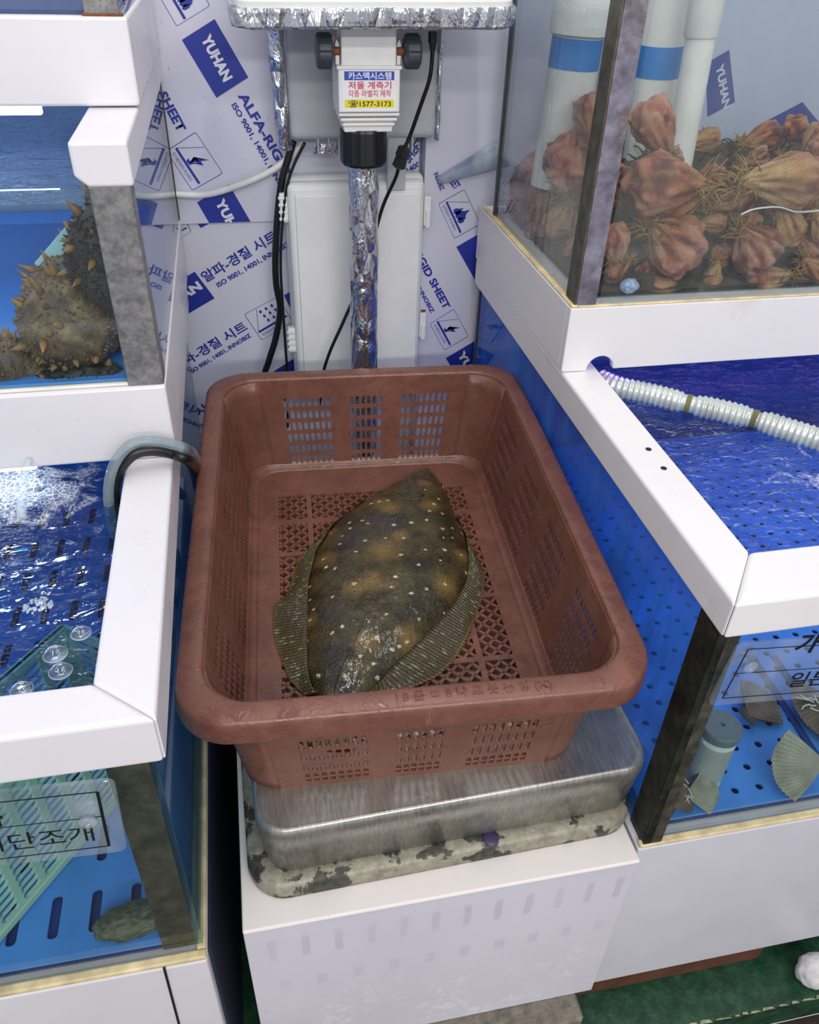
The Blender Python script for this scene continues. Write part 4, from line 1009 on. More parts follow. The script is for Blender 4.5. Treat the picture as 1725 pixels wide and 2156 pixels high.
# eyes, pectoral fin
def on_fish(u, v, dh=0.):
    a, b = ab(u, v); 
    for _ in range(6):
        bl, br = smooth_itp(pl_, a), smooth_itp(pr_, a); t = max(-.98, min(.98, (b-(bl+br)/2)/max(1e-4, (bl-br)/2))); h = hgt(max(0, a)/MLEN)*(1-abs(t)**2.3)**.62
        p = onp(u, v, h+.001)-nose; a, b = p.dot(EA), p.dot(EB)
    return nose+EA*a+EB*b+NP*(h+.0012+dh)
for k, (u, v) in enumerate(((887, 1014), (926, 1027))):
    p = on_fish(u, v, .001); m = MB()
    m.lathe([(.0085*math.cos(q*math.pi/16), .0085*.85*math.sin(q*math.pi/16)) for q in range(-3, 8)]+[(.0004, .0085*.85)], 20, Matrix.Translation(p))
    eye = m.build('eye', plain('olive_eye_rim', c(128, 112, 64), .22, var=.35, scale=200), FISH, smooth=True)
    m = MB(); m.lathe([(.0038*math.cos(q*math.pi/12), .0030*math.sin(q*math.pi/12)) for q in range(0, 6)]+[(.0003, .0030)], 16, Matrix.Translation(p+Vector((.0006, -.0018, .0055))))
    m.build('pupil', plain('dark_wet_pupil', c(14, 13, 12), .08, var=.1), eye, smooth=True)
V, Fc, Cc = [], [], []; N, M_ = 48, 8; p0 = on_fish(862, 1086, .0012); p1 = on_fish(836, 1115, .0032)
ax1 = (p1-p0); L_ = ax1.length; ax1.normalize(); ax2 = NP.cross(ax1).normalized()
for i in range(N+1):
    th = (i/N-.5)*1.35; k = .5-.5*math.cos(2*math.pi*i/6)
    for j in range(M_+1):
        t = j/M_; V.append(p0+(ax1*math.cos(th)+ax2*math.sin(th)*.9)*L_*(.12+.88*t)+NP*(.001+.0012*k*t+.002*t)); Cc.append((cD.lerp(cV, .35+.3*k))*(.7+.4*k))
for i in range(N):
    for j in range(M_): Fc.append((i*(M_+1)+j, i*(M_+1)+j+1, (i+1)*(M_+1)+j+1, (i+1)*(M_+1)+j))
m = MB(); m.v = [tuple(v) for v in V]; m.f = Fc; me = m.mesh('pectoral_fin', OFF[FISH.name], True); color_attr(me, Cc)
link('pectoral_fin', me, 'fin', FISH).modifiers.new('s', 'SOLIDIFY').thickness = .0006
# ================================================================ ELECTRICAL BOXES AND CABLES
MAT['box_white'] = plain('off_white_box_plastic', c(226, 226, 226), .42, var=.05, scale=15, bump=.05)
jb = root('junction_box', 'white plastic junction box with latches behind the scale column', 'electrical box', (.19, 1.38, .58))
box('back_shell', (.0745, 1.362, .58), (.3065, 1.3958, .973), 'box_white', jb, bevel=.012, seg=4)
o = box('door', (.078, 1.338, .584), (.303, 1.3618, .969), 'box_white', jb, bevel=.012, seg=4)
box('door_panel', (.0895, 1.334, .592), (.2955, 1.3385, .951), 'box_white', o, bevel=.008, seg=3)
for z in (.905, .675):
    h = box('hinge', (.0655, 1.348, z), (.0785, 1.3615, z+.046), 'box_white', jb, bevel=.002)
    for k in range(4): box('hinge_knuckle', (.0635, 1.346, z+.004+.011*k), (.0775, 1.3475, z+.009+.011*k), 'box_white', h, bevel=.001)
for z in (.893, .690):
    l_ = box('latch', (.3035, 1.345, z), (.3155, 1.3675, z+.048), 'box_white', jb, bevel=.002)
    box('latch_tab', (.3060, 1.341, z-.002), (.3140, 1.3448, z+.028), 'box_white', l_, bevel=.0015)
box('rust_stain', (.3040, 1.3425, .741), (.3130, 1.3445, .7455), 'rust', jb, bevel=.001)
ub = root('meter_box', 'pale grey plastic box with foil wrapped sides behind the scale head', 'electrical box', (.2, 1.36, 1.032))
box('body', (.088, 1.326, 1.034), (.313, 1.3952, 1.30), 'grey_pl', ub, bevel=.010, seg=4)
for x in (.128, .144, .160, .262, .276):
    box('mounting_rib', (x, 1.332, 1.014), (x+.003, 1.35, 1.0355), 'grey_pl', ub, bevel=.0008)
box('mounting_strap', (.238, 1.3325, .955), (.268, 1.3372, 1.036), 'grey_pl', ub, bevel=.002)
def foil_sheet(name, pts, w0, parent, seed):
    """vertical crumpled strip"""
    V = []; N, M_ = 60, 10
    for i in range(N+1):
        t = i/N; p = pts[0].lerp(pts[1], t)
        for j in range(M_+1):
            u = j/M_; q = p+Vector((w0*(u-.5)*(1+.25*noise.noise(Vector((seed, t*5, 0)))), -.014*u*(1-u)*4*.5, 0)); V.append(tuple(q+noise.noise_vector(Vector((q.x*60, q.y*60, q.z*25))+Vector((seed, 0, 0)))*.0022))
    m = MB(); m.v = V; m.f = [(i*(M_+1)+j, i*(M_+1)+j+1, (i+1)*(M_+1)+j+1, (i+1)*(M_+1)+j) for i in range(N) for j in range(M_)]
    return m.build(name, 'foil', parent, smooth=True, solid=.0005)
foil_sheet('foil_wrap', (Vector((.0785, 1.335, 1.02)), Vector((.0725, 1.335, 1.26))), .022, ub, 3)
foil_sheet('foil_wrap', (Vector((.3165, 1.335, 1.03)), Vector((.3145, 1.335, 1.26))), .008, ub, 9)
m = foil_sheet('foil_scrap', (Vector((.140, 1.336, 1.012)), Vector((.146, 1.336, 1.028))), .035, ub, 5)
def cable(name, label, pts, rad, mat='rubber', n=10):
    p = spline(pts, 8); o = MB().tube(p, rad, n).build(name, mat, None, smooth=True); tag(o, label, 'cable'); return o
Pw = lambda L, y: [ony(u, v, (y if isinstance(y, (int, float)) else y[i])) for i, (u, v) in enumerate(L)]
cable('white_cable', 'white cable sagging across the printed wall sheet from the left tank', Pw([(640, 300), (612, 330), (560, 366), (480, 398), (420, 411), (345, 407), (270, 402), (180, 400)], [1.372, 1.37, 1.37, 1.378, 1.385, 1.387, 1.389, 1.3895]), .0052, 'cable_white')
cable('black_cable', 'thick black cable hanging left of the junction box', Pw([(618, 296), (608, 330), (594, 380), (585, 450), (580, 540), (582, 600), (590, 650), (581, 710), (566, 760), (556, 800), (556, 900), (556, 1000)], [1.36]*9+[1.37]*3), .0058)
cable('black_cable', 'thin black cable hanging beside the thick one left of the junction box', Pw([(642, 300), (618, 350), (603, 400), (594, 480), (591, 560), (596, 650), (602, 740), (606, 800), (606, 900)], 1.348), .0024)
pc = root('power_cord', 'thin black power cord with inline connector hanging from the scale head', 'cable', tuple(ony(912, 70, 1.24)))
P_ = Pw([(912, 78), (911, 110), (905, 165), (885, 225), (864, 285), (852, 312)], [1.236, 1.236, 1.24, 1.25, 1.26, 1.262]); MB().tube(spline(P_, 6), .0030, 8).build('cord', 'rubber', pc, smooth=True)
P_ = Pw([(840, 350), (833, 375), (808, 430), (790, 490), (760, 590), (722, 680), (695, 740), (680, 790), (672, 860)], [1.264, 1.27, 1.285, 1.29, 1.295, 1.295, 1.295, 1.295, 1.295]); MB().tube(spline(P_, 6), .0028, 8).build('cord', 'rubber', pc, smooth=True)
a, b = ony(853, 308, 1.262), ony(839, 354, 1.264)
MB().tube([a, a.lerp(b, .06), a.lerp(b, .45), a.lerp(b, .5), a.lerp(b, .94), b], [.006, .0095, .0105, .009, .0105, .007], 8).build('connector', 'black', pc)
a, b = ony(912, 66, 1.236), ony(911, 106, 1.236)
MB().tube([a, a.lerp(b, .6), a.lerp(b, .65), b], [.0065, .0065, .005, .004], 10).build('plug', 'black', pc)
# hoses over the rim of the low left tank
tail_ = [onz(404, 979, .752), onz(411, 998, .700), onz(416, 1020, .650), onz(420, 1040, .600)]
L_ = [(392, 966), (365, 954), (320, 947), (280, 956), (250, 990), (240, 1030), (243, 1075), (248, 1110)]
Y_ = [.796, .794, .790, .786, .783, .78, .778, .776]
cable('air_hose', 'black hose arching over the rim of the low left tank', tail_[::-1]+Pw(L_, Y_), .0070)
L2 = [(396, 947), (365, 936), (320, 928), (275, 937), (242, 975), (229, 1025), (232, 1080), (243, 1130)]
o = cable('clear_hose', 'clear tube arching beside the black hose over the low left tank', [onz(420, 1010, .640), onz(417, 982, .700), onz(412, 963, .760)]+Pw(L2, [.785, .784, .780, .776, .772, .768, .766, .764]), .0058, thin_glass('cloudy_clear_tube', (.80, .86, .88, 1), dirt_haze=.5, dirt_haze_col=(170, 184, 190), rough=.05))
# ================================================================ SEA SQUIRTS (upper right tank)
def vcol_mat(name, rough=.35, bump=.5, bscale=120, coat=.3, speck=None, sss=0):
    t = NT(name); at = t.n('ShaderNodeAttribute', attribute_name='skin'); col = at.outputs['Color']
    col = t.mix(t.ramp(t.noise(70, 5, .65), [(.35, (.55,)*3+(1,)), (.65, (0, 0, 0, 1))]), col, c(60, 34, 22))
    return t.bsdf(col, rough, 0, t.bump(t.noise(bscale, 5, .65), bump, .003), coat=coat, sss=sss)
MAT['squirt'] = vcol_mat('wet_warty_sea_squirt_skin', .32, .8, 90)
MAT['tuft'] = plain('golden_brown_root_fibre', c(150, 116, 60), .8, var=.5, scale=90)
MAT['weed'] = plain('dark_olive_weed', c(66, 54, 34), .85, var=.5, scale=60, bump=.8, bscale=150)
def squirt_mesh(seed, head, mid, tail_, wart, slim=1.):
    """length 1 along +X: root at x=0, head at x=1"""
    rnd = random.Random(seed); bm = bmesh.new(); bmesh.ops.create_icosphere(bm, subdivisions=5, radius=1)
    warts = []
    for k in range(70):
        th = rnd.uniform(0, 6.283); z = rnd.uniform(-.15, 1)
        r_ = math.sqrt(max(0, 1-z*z)); warts.append((Vector((z, r_*math.cos(th), r_*math.sin(th))), rnd.uniform(.08, .21), rnd.uniform(.03, .085)))
    siph = [(Vector((.86, .40, .32)).normalized(), .30, .24), (Vector((.93, -.36, .05)).normalized(), .26, .20)]
    cols = []
    for v in bm.verts:
        d = v.co.copy(); x = d.x
        rad = 1.0
        for p, w_, h_ in warts:
            q = (d-p).length/w_
            if q < 1: rad += h_*(1-q*q)**.8
        for p, w_, h_ in siph:
            q = (d-p).length/w_
            if q < 1: rad += h_*(1-q*q)
        ang = math.atan2(d.z, d.y); rad += .09*noise.noise(d*2.5+Vector((seed, 0, 0)))+.035*noise.noise(d*8)+.045*noise.noise(Vector((math.cos(ang)*2.6, math.sin(ang)*2.6, x*.7+seed)))*2
        t = (x+1)/2
        wd = .05+.245*slim*math.sin(min(1, t*.92+.02)*math.pi*.62)**1.3*(1.15 if t > .5 else 1)
        lat = Vector((d.y, d.z)); L = lat.length
        rr = wd*L/max(.2, math.sqrt(max(1e-4, 1-x*x))) if False else L*.30*slim*(.35+.9*t)*rad
        px = t*.84+ (rad-1)*d.x*.25
        n2 = lat/L if L > 1e-6 else Vector((0, 0))
        v.co = Vector((px, n2.x*rr, n2.y*rr))
        w_k = min(1, max(0, rad-1.02)*9)
        col = tail_.lerp(mid, min(1, t*1.7)) if t < .55 else mid.lerp(head, min(1, (t-.55)/.3))
        col = col.lerp(tail_, .25+.5*noise.noise(d*2.2+Vector((0, seed, 0)))) if noise.noise(d*2.2+Vector((0, seed, 0))) > 0 else col
        stz = noise.noise(Vector((math.cos(ang)*3, math.sin(ang)*3, x*1.2+seed*2))); col = col.lerp(sl(92, 32, 24), min(.85, max(0, stz)*1.8)); col = col.lerp(sl(236, 200, 150), min(.6, max(0, -stz-.1)*1.6))
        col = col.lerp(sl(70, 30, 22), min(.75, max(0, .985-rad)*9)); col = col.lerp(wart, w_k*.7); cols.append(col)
    me = bpy.data.meshes.new('body'); bm.to_mesh(me); bm.free()
    for p in me.polygons: p.use_smooth = True
    color_attr(me, cols); me.materials.append(MAT['squirt']); return me
def tuft_mesh(seed, n=46):
    rnd = random.Random(seed); m = MB()
    for k in range(n):
        p = Vector((rnd.uniform(-.05, .2), rnd.uniform(-.1, .1), rnd.uniform(-.1, .1))); d = Vector((rnd.uniform(-1, .25), rnd.uniform(-.8, .8), rnd.uniform(-.9, .6))).normalized()
        pts = [p]
        for q in range(4): d = (d+Vector((rnd.uniform(-.5, .5), rnd.uniform(-.5, .5), rnd.uniform(-.5, .4)))).normalized(); pts.append(pts[-1]+d*.055)
        m.tube(pts, [.012, .011, .009, .007, .003], 4)
    me = m.mesh('root_tuft', smooth=True); me.materials.append(MAT['tuft']); return me
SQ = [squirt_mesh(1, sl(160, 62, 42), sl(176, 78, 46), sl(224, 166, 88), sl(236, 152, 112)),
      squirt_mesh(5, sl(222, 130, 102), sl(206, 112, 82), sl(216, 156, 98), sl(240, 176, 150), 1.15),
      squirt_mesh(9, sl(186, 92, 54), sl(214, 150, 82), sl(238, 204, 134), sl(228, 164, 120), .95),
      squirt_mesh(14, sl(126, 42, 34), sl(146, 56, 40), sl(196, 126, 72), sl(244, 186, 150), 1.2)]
TF = [tuft_mesh(2), tuft_mesh(6), tuft_mesh(11)]
nsq = [0]
SQC = []
def squirt(label, head_uv, root_uv, y, kind, dy=0., roll=0., fat=1., xp=None):
    a, b = (ony(*root_uv, y), ony(*head_uv, y+dy)) if xp is None else (onx(*root_uv, xp+.004), onx(*head_uv, xp)); d = b-a; L = d.length/.92; d.normalize()
    r_ = bpy.data.objects.new('sea_squirt', None); COL.objects.link(r_); r_.empty_display_size = .01
    q = d.to_track_quat('X', 'Z').to_matrix() @ Matrix.Rotation(roll, 3, 'X')
    # keep inside the tank
    for ax, lo, hi in ((0, .452, 1.10), (1, .955, 1.245), (2, .955, 2)):
        pass
    r_.matrix_world = Matrix.Translation(a) @ q.to_4x4() @ Matrix.Diagonal((L, L*fat, L*fat, 1))
    o = bpy.data.objects.new('body', SQ[kind]); COL.objects.link(o); o.parent = r_
    t = bpy.data.objects.new('root_tuft', TF[nsq[0] % 3]); COL.objects.link(t); t.parent = r_; nsq[0] += 1
    tag(r_, label, 'sea squirt', 'sea squirts heaped in the upper right tank'); SQC.append(r_); return r_
G = 'sea squirt'
squirt('big dark red warty sea squirt lying sideways in the middle of the heap', (1312, 385), (1492, 388), .965, 0, .0, .4)
squirt('cream and rust sea squirt lying sideways at the right, root towards the big red one', (1738, 380), (1556, 382), .965, 2, .0, 1.2, .95)
squirt('brown sea squirt tucked under the big dark red one', (1345, 452), (1478, 420), .985, 0, .0, 2.2)
squirt('pale pink knobbly sea squirt low behind the corner post', (1455, 548), (1372, 470), .960, 1, .01, .2, 1.25)
squirt('dark red round sea squirt with white warts near the front glass', (1612, 560), (1560, 478), .962, 3, .0, .9, 1.25)
squirt('yellow-brown round sea squirt right of the dark red warty one', (1672, 512), (1640, 432), .970, 2, .0, 2.8, 1.2)
squirt('tan upright sea squirt at the bottom beside the pink knobbly one', (1488, 618), (1512, 545), .955, 2, .0, 1.7, 1.0)
squirt('cream elongated sea squirt flat at the bottom of the front glass', (1560, 606), (1672, 575), .953, 2, .0, .3, .9)
squirt('tan sea squirt flat at the bottom near the blue-white pebble', (1340, 612), (1450, 612), .955, 2, .0, 2.4, .9)
squirt('reddish sea squirt pressed against the corner post', (1288, 470), (1300, 560), .958, 1, .0, 1.1, 1.0)
squirt('rusty sea squirt low against the corner post', (1272, 590), (1330, 545), .955, 0, .0, 2.0, 1.0)
squirt('pinkish upright sea squirt leaning on the pipe with blue tape', (1352, 205), (1410, 335), 1.02, 1, .02, .6, .95)
squirt('orange sea squirt at the back of the heap', (1650, 275), (1560, 305), 1.14, 0, .0, 2.1)
squirt('orange-tan sea squirt at the back beside the thin pipe', (1520, 285), (1440, 310), 1.12, 2, .0, 1.1)
squirt('brown sea squirt at the back right edge of the heap', (1735, 255), (1690, 335), 1.06, 2, .0, .4)
squirt('yellowish sea squirt at the right picture edge below the cream one', (1740, 505), (1712, 440), .975, 2, .0, 1.4, 1.1)
squirt('small pink sea squirt between the cream one and the back', (1700, 318), (1760, 300), 1.02, 1, .0, .2)
squirt('reddish brown sea squirt behind the dark red warty one', (1545, 450), (1600, 410), 1.01, 3, .0, .2, 1.1)
squirt('tan sea squirt behind the yellow-brown round one', (1605, 440), (1700, 420), 1.0, 2, .0, 2.2, 1.0)
squirt('red sea squirt at the lower right picture edge', (1740, 590), (1690, 545), .958, 0, .0, 1.4, 1.1)
squirt('rust brown sea squirt in the shadow between the tan upright and dark red ones', (1530, 510), (1500, 580), .985, 0, .0, 2.9, 1.0)
# seen through the side pane
def side(label, h, r_, xp, kind, roll, fat): return squirt(label, h, r_, 0, kind, 0, roll, fat, xp)
side('red-pink knobbly sea squirt against the side glass in front of the left pipe', (1222, 300), (1178, 400), .452, 1, .6, 1.15)
side('pale upright sea squirt high behind the side glass', (1238, 190), (1252, 305), .462, 1, 2.0, .9)
side('yellow and rust round sea squirt in the middle of the side glass', (1165, 500), (1205, 420), .458, 2, 1.0, 1.15)
side('long red sea squirt leaning in the back corner of the side glass', (1150, 330), (1098, 455), .452, 0, 2.4, .85)
side('brownish sea squirt low at the back of the side glass', (1112, 415), (1092, 478), .462, 1, .3, 1.1)
side('dark red sea squirt low in the middle of the side glass', (1165, 545), (1125, 480), .462, 3, 1.4, 1.1)
side('rosy sea squirt low at the front of the side glass', (1198, 570), (1218, 490), .462, 1, 2.6, 1.1)
side('small rusty sea squirt between the back pipe and the side glass', (1128, 490), (1155, 400), .46, 3, 1.1, 1.0)
for lab, h, r_, y, kd, ro in (
    ('pink sea squirt wedged between the pink upright one and the thin pipe', (1440, 330), (1385, 345), 1.06, 1, .3),
    ('dull red sea squirt behind the root of the big dark red one', (1520, 345), (1475, 410), 1.05, 0, 1.2),
    ('tan sea squirt in the second row above the string', (1560, 415), (1500, 440), 1.00, 2, 2.2),
    ('red sea squirt behind the cream and rust one', (1620, 330), (1560, 350), 1.06, 3, .8),
    ('yellowish sea squirt behind the right end of the cream and rust one', (1690, 345), (1640, 330), 1.06, 2, 1.9),
    ('brown sea squirt left of the big dark red one beside the post', (1330, 345), (1300, 420), 1.00, 3, .5),
    ('rosy sea squirt under the string in the second row', (1600, 480), (1545, 460), .99, 1, 2.7),
    ('orange sea squirt in the gap below the big dark red one', (1530, 470), (1470, 470), .985, 2, 1.3),
    ('dark sea squirt low between the pink knobbly one and the post', (1345, 560), (1385, 600), .975, 0, .9),
    ('tan sea squirt low between the dark red warty and yellow-brown ones', (1655, 560), (1635, 610), .972, 2, 2.5),
    ('pinkish sea squirt low at the right behind the red edge one', (1715, 540), (1680, 500), .985, 1, 1.6),
    ('rust sea squirt on top of the heap at the right', (1660, 250), (1700, 300), 1.10, 0, 2.0)):
    squirt(lab, h, r_, y, kd, 0, ro, 1.1)
# weed and debris between them
def mound():
    x0, x1, y0, y1 = .430, 1.325, .934, 1.268; nx, ny = 190, 70; V = []
    for j in range(ny+1):
        for i in range(nx+1):
            x, y = x0+(x1-x0)*i/nx, y0+(y1-y0)*j/ny; e = min(1, i/6, (nx-i)/6, j/6, (ny-j)/4)
            h = .008+.105*min(1, max(0, (y-y0-.03)/.17))*min(1, max(.12, (x-.44)/.14))+.016*noise.noise(Vector((x*18, y*18, 0)))+.012*noise.noise(Vector((x*50, y*50, 4)))
            V.append((x, y, .9275+max(.004, h*e)))
    m = MB(); m.v = V; m.f = [(j*(nx+1)+i, j*(nx+1)+i+1, (j+1)*(nx+1)+i+1, (j+1)*(nx+1)+i) for j in range(ny) for i in range(nx)]
    b = len(m.v); m.v += [(x0, y0, .9262), (x1, y0, .9262), (x1, y1, .9262), (x0, y1, .9262)]; m.f.append((b, b+3, b+2, b+1))
    rnd = random.Random(4)
    for k in range(900):
        i, j = rnd.randrange(3, nx-3), rnd.randrange(3, ny-3); p = Vector(V[j*(nx+1)+i]); d = Vector((rnd.uniform(-1, 1), rnd.uniform(-1, .6), rnd.uniform(.1, .9))).normalized(); pts = [p]
        for q in range(3): d = (d+Vector((rnd.uniform(-.7, .7), rnd.uniform(-.7, .7), rnd.uniform(-.6, .3)))).normalized(); pts.append(pts[-1]+d*.009)
        if all(.42 < q.x < 1.14 and .925 < q.y < 1.27 for q in pts): m.tube(pts, [.0016, .0014, .001, .0004], 4)
    return m
o = mound().build('seaweed_debris', 'weed', None, smooth=True); tag(o, 'dark olive weed and fibre packed between the sea squirts', 'seaweed', kind='stuff')
bm = bmesh.new(); bmesh.ops.create_icosphere(bm, subdivisions=3, radius=1)
for v in bm.verts: v.co *= 1+.18*noise.noise(v.co*2.5)
me = bpy.data.meshes.new('pebble'); bm.to_mesh(me); bm.free()
for p in me.polygons: p.use_smooth = True
o = link('pebble', me, plain('blue_white_stone', c(150, 172, 198), .4, var=.6, scale=2.6)); o.scale = (.0125, .008, .010); o.location = ony(1326, 602, .932); tag(o, 'small blue-white pebble at the foot of the front glass', 'pebble')
# string
cable('white_string', 'thin white string lying across the sea squirts', Pw([(1560, 452), (1590, 440), (1640, 436), (1680, 446), (1740, 442)], .948), .0012, 'cable_white', 6)
# pipes
MAT['pvc_pipe'] = plain('white_pipe_plastic', c(226, 226, 218), .35, var=.08, scale=20)
MAT['tape'] = plain('blue_tape', c(44, 128, 204), .35, var=.1)
def pipe(label, u0, v0, u1, v1, y, r_, tape=None, coup=None):
    a, b = ony(u0, v0, y), ony(u1, v1, y); b.z = max(b.z, .945) if False else b.z
    d = (a-b).normalized(); o = root('water_pipe', label, 'pipe', tuple(b))
    MB().tube([b, a], r_, 28).build('pipe', 'pvc_pipe', o, smooth=True)
    at_ = lambda v: b+d*((ony(u1+(u0-u1)*(v-v1)/(v0-v1), v, y)-b).dot(d))
    if tape: MB().tube([at_(tape[1]), at_(tape[0])], r_*1.015, 28).build('blue_tape_band', 'tape', o, smooth=True)
    if coup: MB().tube([at_(coup), at_(coup)+d*.002, a], [r_*1.10, r_*1.17, r_*1.17], 28).build('coupling', 'pvc_pipe', o, smooth=True)
    for k in o.children: md = k.modifiers.new('e', 'EDGE_SPLIT'); md.split_angle = .8
    return o
pipe('white pipe with blue tape band standing behind the side glass', 1240, -60, 1166, 390, 1.16, .0335, (78, 143), 74)
pipe('added copy of the white taped pipe, for its refracted view through the front glass', 1420, -60, 1352, 345, 1.19, .0300, (94, 161), None)  # one pipe doubled by refraction, added here as a second pipe
pipe('thin white pipe with a coupling standing in front of the taped pipe', 1500, -60, 1424, 370, 1.10, .0190, None, 78)
# ================================================================ SEA CUCUMBERS (middle left tank)
MAT['cuke'] = vcol_mat('brown_sea_cucumber_skin', .4, .7, 160)
MAT['papilla'] = plain('tan_papilla', c(150, 108, 62), .45, var=.35, scale=60)
MAT['papilla_mid'] = plain('brown_papilla', c(122, 92, 58), .45, var=.5, scale=60)
MAT['papilla_dark'] = plain('dark_papilla', c(52, 42, 32), .5, var=.4, scale=60)
def cone(m, p, d, L, r_, bend=0.):
    d = d.normalized(); m.tube([p-d*L*.1, p+d*L*.35, p+d*L*.7+Vector((0, 0, bend*L)), p+d*L+Vector((0, 0, bend*L*2))], [r_, r_*.72, r_*.4, r_*.06], 7)
def cucumber(label, path, rads, cols, nbig, nsmall, seed, big=(.009, .016), small=(.003, .005), smallmat='papilla'):
    rnd = random.Random(seed); P = spline(path, 10); N = len(P); K = len(rads)-1; R_ = []
    for i in range(N):
        q = i/(N-1)*K; a_ = min(K-1, int(q)); R_.append(rads[a_]*(1-(q-a_))+rads[a_+1]*(q-a_))
    d0, d1 = (P[0]-P[1]).normalized(), (P[-1]-P[-2]).normalized(); c0, c1_ = [], []
    for k in range(1, 9):
        th = k/8*math.pi/2*.985; c0.append((P[0]+d0*R_[0]*.75*math.sin(th), R_[0]*math.cos(th))); c1_.append((P[-1]+d1*R_[-1]*.75*math.sin(th), R_[-1]*math.cos(th)))
    seq = c0[::-1]+list(zip(P, R_))+c1_
    o = root('sea_cucumber', label, 'sea cucumber', tuple(P[0]), 'sea cucumbers in the middle left tank')
    m = MB(); m.tube([p for p, _ in seq], [r_ for _, r_ in seq], 56); me = m.mesh('body', OFF[o.name], True); cl = []
    for v in me.vertices:
        w_ = v.co+OFF[o.name]; v.co += noise.noise_vector(w_*55)*.0030+noise.noise_vector(w_*22)*.0045
        cl.append(cols[0].lerp(cols[1], max(0, min(1, .45+.9*noise.noise(w_*60)+.5*noise.noise(w_*160)))))
    me.update(); color_attr(me, cl); link('body', me, 'cuke', o)
    mb, ms = MB(), MB(); fs = [p for p in me.polygons if len(p.vertices) == 4]; wts = [p.area for p in fs]
    for k, p in enumerate(rnd.choices(fs, wts, k=nbig+nsmall)):
        n0 = p.normal.copy(); q = p.center+OFF[o.name]; pc = min((x for x, _ in seq), key=lambda x: (x-q).length_squared); n0 = -n0 if n0.dot(q-pc) < 0 else n0; jit = Vector((rnd.uniform(-.35, .35), rnd.uniform(-.35, .35), rnd.uniform(-.3, .4)))
        if k < nbig: cone(mb, q, n0+jit, big[0]+(big[1]-big[0])*rnd.random()**2, rnd.uniform(.0028, .0058))
        else: cone(ms, q, n0+jit, rnd.uniform(*small), rnd.uniform(.0011, .0023))
    for mm, mt in ((mb, 'papilla'), (ms, smallmat)):
        if mm.v:
            x = mm.build('papillae', mt, o, smooth=True); x['kind'] = 'stuff'
    return o
cB, cY, cK = sl(96, 74, 48), sl(150, 116, 72), sl(40, 34, 28)
c1 = ony(140, 692, .868)
cucumber('large tan sea cucumber with its blunt spiky end against the glass', [c1+Vector((0, .0, 0)), c1+Vector((.004, .05, .004)), c1+Vector((.012, .11, .012)), c1+Vector((-.03, .17, .0))], [.050, .054, .050, .03], (sl(78, 54, 32), sl(172, 132, 84)), 120, 1500, 3, (.007, .019), (.0022, .0045), 'papilla_mid')
cucumber('dark blackish sea cucumber climbing beside the steel post', [ony(214, 430, .872), ony(200, 500, .874), ony(205, 570, .880), ony(232, 640, .890), ony(262, 700, .905)], [.014, .026, .030, .030, .020], (cK, sl(70, 58, 44)), 26, 1300, 8, big=(.010, .018), small=(.003, .0055), smallmat='papilla_dark')
cucumber('brown sea cucumber cut off by the left picture edge', [ony(70, 775, .858), ony(20, 765, .862), ony(-50, 770, .870), ony(-120, 770, .88)], [.014, .028, .032, .026], (cB, cY), 60, 600, 13, smallmat='papilla_mid')
cucumber('dark sea cucumber flat along the bottom of the glass', [ony(52, 815, .850), ony(110, 803, .848), ony(180, 802, .848), ony(240, 800, .850), ony(290, 790, .86)], [.010, .018, .019, .018, .010], (cK, sl(62, 48, 34)), 60, 500, 17, big=(.004, .008), small=(.002, .004), smallmat='papilla_dark')
a = [ony(u, v, .93) for u, v in ((72, 555), (98, 576), (196, 462), (160, 452))]
o = MB().prism(a, (0, .003, 0)).build('plastic_strip', plain('pale_aqua_plastic', c(178, 214, 220), .35, var=.05), None, bevel=.0005); tag(o, 'pale aqua plastic strip slanting in the water behind the sea cucumbers', 'strip')
# ================================================================ LOW LEFT TANK CONTENTS
MAT['mint'] = plain('pale_green_plastic', c(176, 204, 176), .45, var=.1, scale=25)
A, B = onz(-60, 2046, .4375), onz(330, 1590, .4375); d = (B-A); Lk = d.length; d.normalize(); n_ = Vector((-d.y, d.x, 0))
if n_.x > 0: n_ = -n_
gb = root('plastic_basket', 'pale green slotted plastic basket standing slantwise in the low left tank', 'basket', tuple(A)); HB = .19; DB = .10
def bwall(o_, e_, L_, nm='wall'):
    nu = max(3, int(L_/.030)); us = [0.]+[.012+(L_-.024)*k/nu for k in range(nu+1)]+[L_]; nv = 14; vs = [0.]+[.014+(HB-.028)*k/nv for k in range(nv+1)]+[HB]
    holes = {(i, j) for i in range(1, nu+1) for j in range(1, nv+1)}
    x = hole_panel(lambda u, v: o_+e_*u+Vector((0, 0, v)), us, vs, holes, (.0115, .0052), 2).build(nm, 'mint', gb); md = x.modifiers.new('s', 'SOLIDIFY'); md.thickness = .004; md.offset = 0
bwall(A, d, Lk); bwall(A+n_*DB, d, Lk); bwall(A, n_, DB); bwall(B, n_, DB)
MB().prism([A-n_*.004, B-n_*.004, B+n_*.003, A+n_*.003], (0, 0, .010)).build('bottom_rail', 'mint', gb, bevel=.001)
for oo in (Vector((0, 0, 0)), n_*DB): MB().prism([A+oo-n_*.005, B+oo-n_*.005, B+oo+n_*.005, A+oo+n_*.005], (0, 0, .012)).build('top_rail', 'mint', gb, bevel=.001).location.z = HB-.012
bm = bmesh.new(); bmesh.ops.create_icosphere(bm, subdivisions=5, radius=1)
cl = []
for v in bm.verts:
    k = 1+.10*noise.noise(v.co*2.3)+.05*noise.noise(v.co*9); cl.append(sl(58, 70, 44).lerp(sl(126, 118, 88), max(0, min(1, .5+noise.noise(v.co*6))))); v.co = Vector((v.co.x*.040, v.co.y*.020, max(-.6, v.co.z)*.014))*k
me = bpy.data.meshes.new('s'); bm.to_mesh(me); bm.free()
